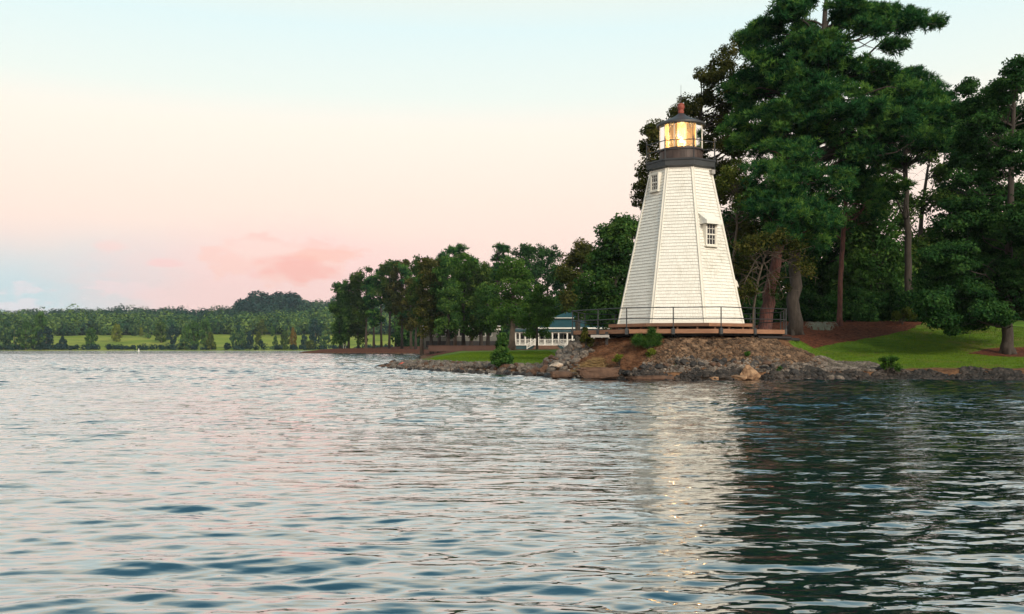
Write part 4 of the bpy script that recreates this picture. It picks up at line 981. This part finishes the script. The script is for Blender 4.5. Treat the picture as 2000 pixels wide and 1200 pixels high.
# ------------------------------------------------------------------ rocks
def rock_verts(g, sub=2, cuts=9):
    import bmesh
    bm = bmesh.new(); bmesh.ops.create_icosphere(bm, subdivisions=sub, radius=1)
    v = np.array([p.co[:] for p in bm.verts]); f = np.array([[q.index for q in p.verts] for p in bm.faces]); bm.free()
    for _ in range(cuts):
        n = unit(g.normal(size=3)); d = g.uniform(.45, .85); ex = np.maximum(0, v @ n - d); v = v - ex[:, None] * n
    v *= 1 + .05 * g.normal(size=(len(v), 1))
    return v * np.array((1, g.uniform(.7, 1), g.uniform(.55, .8))), f
rocks = []
for i in range(10):
    v, f = rock_verts(np.random.default_rng(300 + i), 2, 10); rocks.append((v, f))
rock_me = {(i, mt): None for i in range(10) for mt in ('rock_grey', 'rock_wet', 'rock_brown')}
def rock_mesh(i, mt):
    if rock_me.get((i, mt)) is None: rock_me[(i, mt)] = np_mesh('rock', rocks[i][0], rocks[i][1], M[mt])
    return rock_me[(i, mt)]
g = np.random.default_rng(55)
def put_rock(x, y, s, mt, lab, grp, name='rock', sink=.25, z=None):
    o = link(name, rock_mesh(int(g.integers(10)), mt)); zz = gz(x, y) if z is None else z
    o.location = (x, y, zz + s * (.45 - sink)); o.scale = (s * g.uniform(.9, 1.25), s * g.uniform(.8, 1.1), s * g.uniform(.8, 1.1))
    o.rotation_euler = (g.normal() * .25, g.normal() * .25, g.random() * 6.28); return tag(o, lab, 'rock', grp)
shore = [(-9.9, 70.5), (-6.9, 63.5), (-3, 56), (0, 51.5), (2.1, 46.3)]
sl = [math.dist(shore[i], shore[i + 1]) for i in range(4)]; tot = sum(sl)
def on_shore(t, off):
    d = t * tot
    for i in range(4):
        if d <= sl[i] or i == 3:
            a, c = np.array(shore[i]), np.array(shore[i + 1]); u = (c - a) / sl[i]; n = np.array((-u[1], u[0])) * 1.0
            return a + u * d + n * off
        d -= sl[i]
for i in range(175):
    t = ((i + g.random()) / 175); row = i % 5; off = (-.15, .45, 1.05, 1.6, 2.2)[row] + g.normal() * .15
    p = on_shore(t, off); s = (.15 + .20 * t) * g.uniform(.7, 1.3) * (1.1 if row in (1, 2) else .85)
    if row == 0: put_rock(p[0], p[1], s, 'rock_wet', 'dark wet riprap rock at the waterline below the small lawn', 'dark wet rocks at the waterline of the small lawn', z=0.0)
    else: put_rock(p[0], p[1], s, 'rock_grey' if g.random() < .75 else 'rock_brown', 'grey brown riprap rock piled on the bank below the small lawn', 'riprap rocks along the small lawn')
for i in range(22):                                          # the tip that juts into the lake
    t = i / 22; x = -10.0 + g.normal() * .25 + 0.3 * t; y = 71 + 5 * t; put_rock(x + g.normal() * .3, y, g.uniform(.18, .4), 'rock_wet' if i % 2 else 'rock_brown', 'dark rock on the narrow tip left of the small lawn', 'rocks on the left tip')
for i in range(46):                                          # grey heap on the left flank of the mound
    px = g.uniform(1085, 1150); Yb = g.uniform(47.0, 50.5); x = (px - 1000) / FPX * Yb
    put_rock(x, Yb, g.uniform(.18, .42), 'rock_grey', 'pale grey boulder in the heap left of the mound under the deck', 'grey boulders heaped left of the mound')
for i in range(64):
    px = g.uniform(1225, 1660); Yb = 43.55 + g.random() * .5; x = (px - 1000) / FPX * Yb
    put_rock(x, Yb, g.uniform(.12, .30), 'rock_wet' if g.random() < .6 else 'rock_grey' if g.random() < .7 else 'rock_brown', 'small rock in the dark band at the foot of the stony mound', 'small rocks at the foot of the mound')
def special(name, lab, px, py, Y, w, d, hgt, mt, seed, rz=0, sub=3, cuts=8):
    v, f = rock_verts(np.random.default_rng(seed), sub, cuts)
    if name == 'rock_ledge':
        v = v / np.abs(v).max(0); v = np.sign(v) * np.abs(v) ** .55; v = v + .05 * np.stack([wob(v[:, 1] * 9, v[:, 2] * 7, 1, seed + q) for q in range(3)], -1)
    v = v / np.abs(v).max(0) * np.array((w, d, hgt)) / 2
    p = P(px, py, Y); o = link(name, np_mesh(name, v, f, M[mt])); o.location = tuple(p); o.rotation_euler = (0, 0, rz); return tag(o, lab, 'rock')
special('boulder', 'upright tan boulder at the waterline below the right half of the deck', 1465, 729, 42.9, 1.02, .8, .80, 'rock_tan', 61, cuts=14)
special('rock', 'low flat tan rock just left of the upright tan boulder', 1439, 738, 42.7, .95, .6, .34, 'rock_tan', 62)
special('rock', 'tiny flat tan rock farthest left of the tan boulder', 1397, 740, 42.7, .60, .4, .24, 'rock_tan', 63)
special('rock', 'pale cream flat topped rock on the bank left of the mound', 1086, 714, 45.6, .72, .6, .34, 'rock_pale', 64)
special('rock', 'coral red rock on the dark tip left of the small lawn', 786, 712, 69.5, .72, .5, .34, 'rock_coral', 65)
special('rock_ledge', 'long brown weathered ledge at the waterline below the left end of the deck', 1173, 730, 43.7, 2.35, 1.2, .66, 'rock_brown', 66, .04, 4, 16)
special('rock_ledge', 'tan eroded ledge draped in dry grass left of the long brown ledge', 1098, 733, 44.6, 1.25, 1.1, .46, 'rock_brown', 67, -.1, 4, 12)
special('rock_ledge', 'low reddish ledge right of the long brown ledge', 1275, 738, 43.2, 3.0, .8, .22, 'rock_brown', 68, 0, 4, 12)
# loose gravel and stones that nobody could count
def stones(name, lab, pts, size, mt, seed):
    gg = np.random.default_rng(seed); base = [rock_verts(np.random.default_rng(400 + i), 1, 6) for i in range(6)]
    V, F = [], []; o = 0
    for i, (x, y, z, s) in enumerate(pts):
        v, f = base[i % 6]; a = gg.random() * 6.28; ca, sa = math.cos(a), math.sin(a)
        w = v * s; w = np.stack([w[:, 0] * ca - w[:, 1] * sa, w[:, 0] * sa + w[:, 1] * ca, w[:, 2]], -1) + (x, y, z)
        V.append(w); F.append(f + o); o += len(v)
    return tag(link(name, np_mesh(name, np.concatenate(V), np.concatenate(F), M[mt])), lab, 'gravel', None, 'stuff')
def scatter(n, xr, yr, cond, seed):
    gg = np.random.default_rng(seed); x = gg.uniform(*xr, n); y = gg.uniform(*yr, n); z = ground_z(x, y); k = cond(x, y, z); return x[k], y[k], z[k], gg
ex_ = lambda x: np.where(x > TC[0], (x - TC[0]) * .88, x - TC[0])
rho_ = lambda x, y: np.hypot(ex_(x), y - TC[1])
x, y, z, gg = scatter(26000, (6.2, 18), (43, 49), lambda x, y, z: (rho_(x, y) > 5.0) & (rho_(x, y) < 8.6) & (z > .75) & (z < 2.1) & ((y < 46.6) | (x < 13.6)) & ((x - 6.2) * .9 > (z - .7) * 1.1), 71)
stones('gravel', 'brown broken stones covering the slope of the mound under the deck', [(a, b_, c + .01, gg.uniform(.03, .095) * (1 + 1.0 * (gg.random() < .10))) for a, b_, c in zip(x[:6500], y[:6500], z[:6500])], .07, 'gravel_brown', 72)
x, y, z, gg = scatter(30000, (6.3, 18.6), (42.8, 48), lambda x, y, z: (z > .34) & (z < .92 + .15 * np.sin(x * 1.7)) & (rho_(x, y) > 5.8) & (rho_(x, y) < 9.6), 73)
stones('gravel', 'grey loose stones in a band along the lower mound', [(a, b_, c + .02, gg.uniform(.04, .11)) for a, b_, c in zip(x[:3800], y[:3800], z[:3800])], .1, 'gravel', 74)
x, y, z, gg = scatter(80000, (5, 42), (42.6, 45.5), lambda x, y, z: (z > -.12) & (z < .38 + .22 * np.sin(x * 2.3) * np.sin(x * .9 + 1)), 75)
stones('gravel', 'dark wet stones along the waterline', [(a, b_, c + .02, gg.uniform(.06, .17)) for a, b_, c in zip(x[:6000], y[:6000], z[:6000])], .1, 'gravel_wet', 76)
x, y, z, gg = scatter(40000, (-11, 3.5), (45, 78), lambda x, y, z: (z > -.1) & (z < .85) & (sdist(x, y) < 3.2), 77)
stones('gravel', 'brown rubble between the riprap rocks of the small lawn bank', [(a, b_, c + .02, gg.uniform(.06, .17)) for a, b_, c in zip(x[:2600], y[:2600], z[:2600])], .1, 'gravel', 78)
# pine straw slumped over the left of the mound, dry grass, lawn edge
def straw(name, lab, cat, n, xr, yr, cond, mt, L, w, upz, seed):
    x, y, z, gg = scatter(n * 6, xr, yr, cond, seed); x, y, z = x[:n], y[:n], z[:n]; p = np.stack([x, y, z + .01], -1)
    d = unit(gg.normal(size=p.shape) * np.array((1, 1, .3)) + np.array((0, -.5, upz))); s = unit(np.cross(d, gg.normal(size=p.shape))) * w / 2
    LL = L * gg.uniform(.5, 1.2, (len(p), 1)); v = np.stack([p - s, p + s, p + d * LL + s * .2, p + d * LL - s * .2], 1).reshape(-1, 3)
    return tag(link(name, np_mesh(name, v, np.arange(len(v)).reshape(-1, 4), M[mt])), lab, cat, None, 'stuff')
straw('pine_straw', 'brown pine needles slumped down the left side of the mound', 'pine straw', 15000, (2.8, 9.5), (42.9, 49), lambda x, y, z: (rho_(x, y) > 5.0) & (z > .45) & ((x - 6.4) * .9 < (z - .5) * 1.3 + .3), 'needle_brown', .20, .016, -.35, 81)
straw('dry_grass', 'dry straw coloured grass hanging over the ledge left of the mound', 'grass', 2600, (1.6, 4.6), (43.6, 46.2), lambda x, y, z: (z > .3) & (z < 1.0), 'dry_grass', .36, .014, -.1, 82)
def grass_edge(name, lab, n, xr, yr, cond, seed, L=.10):
    x, y, z, gg = scatter(n * 5, xr, yr, cond, seed); x, y, z = x[:n], y[:n], z[:n]; p = np.stack([x, y, z - .01], -1)
    d = unit(gg.normal(size=p.shape) * .35 + np.array((0, 0, 1))); s = unit(np.cross(d, gg.normal(size=p.shape))) * .012
    LL = L * gg.uniform(.5, 1.5, (len(p), 1)); v = np.stack([p - s, p + s, p + d * LL], 1).reshape(-1, 3)
    t = np.repeat(gg.uniform(.1, .8, len(p)), 3)
    return tag(link(name, np_mesh(name, v, np.arange(len(v)).reshape(-1, 3), M['grass'], False, {'tint': t})), lab, 'grass', None, 'stuff')
M['grass'] = leaf_mat('grass', (.07, .13, .014), (.12, .21, .02), (.21, .26, .036), .2)
grass_edge('grass', 'short grass of the right lawn sloping up from the shore', 90000, (13, 42), (44.4, 60), lambda x, y, z: (mulch_w(x, y) < .45) & (dirt_w(x, y) < .45), 83, .07)
grass_edge('grass', 'short bright grass of the small lawn left of the mound', 60000, (-11, 4), (50, 100), lambda x, y, z: (dirt_w(x, y) < .45), 84, .09)

# ------------------------------------------------------------------ shrubs
def shrub(name, lab, cat, px, Y, blobs, lf, size=.06, n_per=90, cr=(.12, .25), seed=1, group=None, kind='leaf', needle=None, stem=.03, up_=None):
    b0 = on_ground(px, Y); top = P(blobs[0][0], blobs[0][1], Y)
    return tree(name, lab, cat, b0, [b0, (b0 + top) / 2, top], PB(blobs, Y, .6), kind, M[lf], M['bark'], n_per=n_per, size=size, cr=cr, r0=stem, r1=stem * .4, limbs=10, limb_r=stem * .5, seed=seed, group=group, needle=needle or (8, 8, .2, .02))
shrub('cedar_shrub', 'conical dark green cedar standing on the rocks before the small lawn', 'shrub', 980, 54.6, [(980, 659, 4, 5, 4), (980, 668, 7, 6, 8), (979, 678, 9, 6, 12), (981, 688, 13, 7, 20), (976, 698, 16, 7, 22), (986, 701, 14, 7, 18), (980, 707, 17, 6, 20)], 'leaf_mid', .07, 110, (.16, .30), 91, stem=.05)
shrub('juniper_shrub', 'dark spiky shrub poking up in front of the deck edge', 'shrub', 1266, 45.3, [(1272, 650, 2, 7, 7), (1272, 660, 4, 6, 7), (1248, 660, 4, 6, 7), (1244, 669, 5, 4, 7), (1258, 666, 5, 6, 7), (1285, 662, 3, 6, 6), (1262, 672, 16, 4, 12), (1280, 670, 6, 4, 6)], 'leaf_mid', .05, 60, (.06, .13), 92, kind='pine', needle=(7, 11, .24, .018))
shrub('small_shrub', 'yellow green shrub on the slope under the dark spiky shrub', 'shrub', 1273, 44.9, [(1274, 686, 7, 5, 10), (1272, 694, 9, 6, 12)], 'leaf_yellow', .04, 60, (.08, .15), 93)
shrub('small_shrub', 'pale yellow green weed low on the pine straw slope', 'shrub', 1210, 44.6, [(1210, 698, 8, 5, 10), (1206, 705, 9, 4, 10)], 'leaf_yellow', .035, 50, (.07, .13), 94)
shrub('small_shrub', 'bright green sprig on the stony slope below the right half of the deck', 'shrub', 1460, 44.6, [(1460, 690, 4, 5, 6), (1461, 698, 6, 6, 10)], 'leaf_bright', .045, 60, (.07, .13), 95)
shrub('small_shrub', 'thin weedy tuft in the grey stones near the right end of the mound', 'shrub', 1520, 44.0, [(1520, 722, 8, 6, 7), (1512, 730, 7, 4, 4)], 'leaf_mid', .04, 40, (.07, .13), 96)
shrub('small_shrub', 'small green weed in the lower stones left of the centre railing post', 'shrub', 1322, 44.0, [(1320, 713, 4, 4, 4), (1298, 722, 6, 4, 5), (1285, 706, 4, 3, 3)], 'leaf_mid', .035, 40, (.06, .12), 97)
shrub('reddish_shrub', 'brownish green shrub at the left corner of the deck', 'shrub', 1143, 47.6, [(1143, 650, 5, 8, 8), (1140, 663, 8, 8, 12), (1150, 668, 7, 8, 10)], 'leaf_brown', .06, 70, (.10, .2), 98)
shrub('shore_shrub', 'feathery green shrub on the bank of the right lawn', 'shrub', 1735, 44.6, [(1728, 703, 8, 7, 8), (1745, 702, 9, 8, 8), (1735, 715, 14, 8, 16), (1752, 718, 8, 6, 6)], 'leaf_bright', .045, 70, (.10, .2), 99)
ug = 'dark shrubs at the back of the mulch bed'
for i, (px, yt, hw) in enumerate([(1420, 590, 24), (1460, 600, 26), (1535, 590, 24), (1580, 585, 26), (1622, 590, 26), (1665, 578, 28), (1705, 585, 28), (1745, 575, 28), (1785, 580, 26), (1825, 585, 26), (1865, 590, 26)]):
    Yb = 64 + (i * 5) % 4
    shrub('dark_shrub', 'dark leafy shrub in the row along the back of the red mulch bed', 'shrub', px, Yb, [(px, yt, hw * .7, 12, 10), (px - hw * .5, yt + 18, hw * .6, 16, 12), (px + hw * .5, yt + 18, hw * .6, 16, 12), (px, yt + 34, hw, 14, 16)], 'leaf_dark', .11, 110, (.35, .6), 110 + i, ug, stem=.07)
shrub('small_shrub', 'yellow green bush at the far end of the mulch bed', 'shrub', 1762, 61.5, [(1765, 608, 10, 6, 7), (1752, 618, 12, 6, 9), (1775, 616, 9, 5, 6)], 'leaf_light', .07, 80, (.2, .35), 125)
pg = empty('pampas_plant', tuple(on_ground(1605, 59.5)), 'clump of pale arching blades between the thick trunk and the slim pine', 'plant')
mb = MB(); gp_ = np.random.default_rng(5)
for i in range(110):
    c0 = np.array(tuple(pg.location)) + np.array((gp_.choice((-.42, 0, .42)) + gp_.normal() * .10, gp_.normal() * .1, 0)); a = gp_.random() * 6.28; L = gp_.uniform(.35, .62); o_ = np.array((math.cos(a), math.sin(a), 0))
    mb.tube([c0, c0 + o_ * L * .35 + up * L * .9, c0 + o_ * L * .8 + up * L * .95, c0 + o_ * L * 1.15 + up * L * .5], [.010, .010, .008, .003], 3, False)
mb.build('blades', pbr('pale_blade', (.26, .32, .27), .7, .1), pg)

# ------------------------------------------------------------------ woods that read as one mass
def mass(name, lab, cs, rs, lf, n_per, size, seed, flat=1.0):
    gg = np.random.default_rng(seed); K = len(cs)
    v, f, t = leaf_faces(cs, rs, n_per, size, flat, .5, gg.uniform(.05, .95, K), gg, 0.0, 1.3, .18)
    return tag(link(name, np_mesh(name, v, f, M[lf], False, {'tint': t})), lab, 'woods', None, 'stuff')
gg = np.random.default_rng(131)
n = 3400; Yw = gg.uniform(662, 1010, n); Xw = gg.uniform(-660, 130, n); k = Xw / Yw > -.64; Xw, Yw = Xw[k], Yw[k]
hw_ = gg.uniform(4.0, 8.8, len(Xw)); zz = hill_z(Xw, Yw) + hw_ * .75 + gg.uniform(0, 4, len(Xw)) + (gg.random(len(Xw)) < .10) * gg.uniform(1, 6, len(Xw))
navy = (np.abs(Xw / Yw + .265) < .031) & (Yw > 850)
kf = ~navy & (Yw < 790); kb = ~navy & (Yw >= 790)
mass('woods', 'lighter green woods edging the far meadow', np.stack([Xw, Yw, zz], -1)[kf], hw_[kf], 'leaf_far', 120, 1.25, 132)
mass('woods', 'woods on the farther hill crest with haze blue put into their leaf colour', np.stack([Xw, Yw, zz], -1)[kb], hw_[kb], 'leaf_far_haze', 110, 1.4, 137)
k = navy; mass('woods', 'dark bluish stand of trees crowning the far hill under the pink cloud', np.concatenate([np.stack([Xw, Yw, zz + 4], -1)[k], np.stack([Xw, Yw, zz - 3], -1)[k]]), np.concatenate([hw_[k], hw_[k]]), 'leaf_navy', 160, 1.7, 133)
xs_ = gg.uniform(-360, 60, 420); ys_ = 541.5 + gg.random(420) * 5; kk = (xs_ / ys_ > -.62) & ~((gg.random(420) < .5) & (np.abs(xs_ / ys_ + .32) < .02)); xs_, ys_ = xs_[kk], ys_[kk]
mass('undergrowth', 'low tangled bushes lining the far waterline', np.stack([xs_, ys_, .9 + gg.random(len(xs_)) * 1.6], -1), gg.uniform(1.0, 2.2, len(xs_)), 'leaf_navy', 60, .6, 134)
# behind the wooded point and behind the right hand trees
xs_, ys_, rs_ = [], [], []
for i in range(420):
    px = gg.uniform(655, 1330); Yb = gg.uniform(255, 305)
    if abs(px - 746) < 13 and gg.random() < .97: continue
    if px < 775: continue
    xs_.append((px - 1000) / FPX * Yb); ys_.append(Yb)
xs_, ys_ = np.array(xs_), np.array(ys_); zs_ = ground_z(xs_, ys_) + gg.uniform(.8, 9.5, len(xs_))
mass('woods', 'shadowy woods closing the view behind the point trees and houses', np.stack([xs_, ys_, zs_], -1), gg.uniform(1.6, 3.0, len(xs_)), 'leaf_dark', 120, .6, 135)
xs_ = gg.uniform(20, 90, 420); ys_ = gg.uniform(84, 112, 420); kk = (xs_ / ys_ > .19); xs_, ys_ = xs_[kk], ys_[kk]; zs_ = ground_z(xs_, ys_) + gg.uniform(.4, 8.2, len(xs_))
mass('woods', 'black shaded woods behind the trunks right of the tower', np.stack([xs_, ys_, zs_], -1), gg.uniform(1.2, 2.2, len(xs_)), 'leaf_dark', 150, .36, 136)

# ------------------------------------------------------------------ single trees of the far meadow
def far_mesh(shape, seed):
    gg = np.random.default_rng(seed); cs, rs = [], []
    for i in range(64):
        f = gg.random()
        w = {'cone': .42 * (1 - f) ** .8 + .05, 'round': .46 * math.sin(math.pi * min(1, f * .92 + .06)) ** .6, 'oval': .30 * math.sin(math.pi * min(1, f * .85 + .12)) ** .7}[shape]
        a = gg.random() * 6.28; q = gg.random() ** .5; cs.append((w * q * math.cos(a), w * q * math.sin(a), .10 + .84 * f)); rs.append(.07 + .05 * gg.random())
    return leaf_faces(np.array(cs), np.array(rs), 24, .055, 1.0, .5, gg.uniform(.1, .9, 64), gg, 0.0, 1.0, .25)
far_cache = {}
trunk_mb = MB(); trunk_mb.tube([(0, 0, -.03), (0, 0, .45), (0, 0, .8)], [.022, .016, .006], 6); far_trunk = None
def far_tree(px, base_y, top_y, hw, shape, lf, lab, grp='trees dotted over the far meadow'):
    global far_trunk
    for Yb in np.arange(543, 700, .5):
        x = (px - 1000) / FPX * Yb
        if HZ - (float(hill_z(np.array(x), np.array(Yb))) - CAMZ) * FPX / Yb <= base_y: break
    z = float(hill_z(np.array(x), np.array(Yb))); H = (HZ - top_y) / FPX * Yb + CAMZ - z; W = hw / FPX * Yb
    root = empty(FAR_NAMES[shape], (x, Yb, z - .1), lab, 'tree', grp, random.random() * 6.28)
    key = (shape, lf, int(px) % 3)
    if key not in far_cache: v, f, t = far_mesh(shape, 500 + int(px) % 3 + len(shape)); far_cache[key] = np_mesh('crown', v, f, M[lf], False, {'tint': t})
    ref = {'cone': .40, 'round': .50, 'oval': .34}[shape]
    c = link('crown', far_cache[key], root); c.scale = (W / ref, W / ref, H)
    if far_trunk is None: far_trunk = trunk_mb.build('trunk', M['bark_pale']).data; o = bpy.data.objects['trunk'] if False else None
    t_ = link('trunk', far_trunk, root); t_.scale = (H, H, H)
FAR_NAMES = {'cone': 'conical_tree', 'round': 'round_tree', 'oval': 'columnar_tree'}
_before = set(bpy.data.objects)
trunk_obj = trunk_mb.build('trunk', M['bark_pale']); far_trunk = trunk_obj.data; bpy.data.objects.remove(trunk_obj)
for a in [
 (8, 684, 622, 16, 'round', 'leaf_far', 'round tree at the left edge of the far shore'),
 (28, 684, 634, 18, 'round', 'leaf_far', 'low round tree second from the left edge of the far shore'),
 (50, 684, 626, 17, 'round', 'leaf_mid', 'green round tree third from the left edge of the far shore'),
 (79, 683, 608, 20, 'cone', 'leaf_mid', 'tallest peaked tree of the clump at the left end of the meadow'),
 (90, 684, 638, 18, 'round', 'leaf_navy', 'dark tree at the waterline where the meadow begins'),
 (66, 684, 640, 16, 'round', 'leaf_far', 'bushy tree at the foot of the tall peaked tree'),
 (122, 680, 657, 10, 'cone', 'leaf_navy', 'small dark cone at the left part of the meadow'),
 (178, 678, 639, 12, 'oval', 'leaf_mid', 'green oval tree alone on the left meadow'),
 (228, 668, 632, 10, 'oval', 'leaf_yellow', 'bright yellow green oval tree on the meadow'),
 (262, 657, 628, 11, 'round', 'leaf_far', 'dark round tree at the back edge of the left meadow'),
 (276, 657, 640, 5, 'round', 'leaf_yellow', 'tiny yellow tree at the back edge of the meadow'),
 (289, 662, 625, 8, 'oval', 'leaf_far', 'dark column tree right of the tiny yellow tree'),
 (315, 670, 629, 15, 'round', 'leaf_oak', 'olive tree with wide crown mid meadow'),
 (337, 674, 634, 13, 'round', 'leaf_navy', 'dark tree right of the olive tree'),
 (362, 674, 636, 9, 'oval', 'leaf_bright', 'slender bright green tree at the left of the tall pair'),
 (379, 680, 626, 14, 'oval', 'leaf_mid', 'left tree of the tall rounded pair'),
 (402, 680, 621, 15, 'round', 'leaf_mid', 'right tree of the tall rounded pair'),
 (411, 684, 648, 10, 'cone', 'leaf_light', 'yellowish cone before the tall rounded pair'),
 (360, 684, 660, 14, 'round', 'leaf_far', 'low bushy tree below the tall rounded pair'),
 (444, 684, 669, 8, 'round', 'leaf_navy', 'small dark bush tree at the waterline of the right meadow'),
 (460, 684, 644, 11, 'round', 'leaf_far', 'dark bushy tree left of two narrow ones'),
 (473, 683, 637, 9, 'oval', 'leaf_far', 'narrow tree in the middle of the right meadow'),
 (488, 684, 647, 8, 'oval', 'leaf_navy', 'narrow dark tree at the waterline'),
 (504, 674, 648, 7, 'oval', 'leaf_light', 'yellow tree behind the narrow dark tree'),
 (512, 656, 624, 11, 'cone', 'leaf_light', 'pale green peaked tree at the back of the right meadow'),
 (510, 678, 664, 6, 'round', 'leaf_navy', 'little dark round bush tree on the right meadow'),
 (532, 657, 637, 5, 'oval', 'leaf_mid', 'small column tree at the back of the right meadow'),
 (542, 652, 615, 9, 'oval', 'leaf_mid', 'tall symmetrical oval tree at the back of the right meadow'),
 (538, 680, 655, 6, 'cone', 'leaf_far', 'small dark cone on the right meadow'),
 (562, 660, 617, 10, 'oval', 'leaf_far', 'tall tree left of the orange one'),
 (556, 684, 646, 9, 'oval', 'leaf_oak', 'olive waterline tree left of the orange one'),
 (572, 682, 640, 9, 'cone', 'leaf_orange', 'orange tinged tree near the right end of the meadow'),
 (594, 682, 653, 8, 'round', 'leaf_navy', 'dark small tree right of the orange one'),
 (616, 674, 622, 15, 'round', 'leaf_navy', 'large dark round tree by the wooded point'),
 (634, 682, 645, 12, 'round', 'leaf_far', 'tree just left of the tip of the wooded point'),
 (606, 684, 664, 12, 'round', 'leaf_light', 'low yellowish bush tree by the waterline near the point')]:
    far_tree(*a)

# ------------------------------------------------------------------ the air
hzb = MB(); hzb.box((0, 1000, 74), (3400, 2600, 160))
mh, nh = new_mat('haze')
pv = nh.add('ShaderNodeVolumePrincipled', ins={'Color': (.72, .84, .95, 1), 'Density': .00012, 'Anisotropy': .1})
nh.add('ShaderNodeOutputMaterial', ins={'Volume': pv.outputs[0]})
ho = hzb.build('haze', mh); tag(ho, 'thin bluish evening haze over the lake and far shore', None, None, 'stuff')
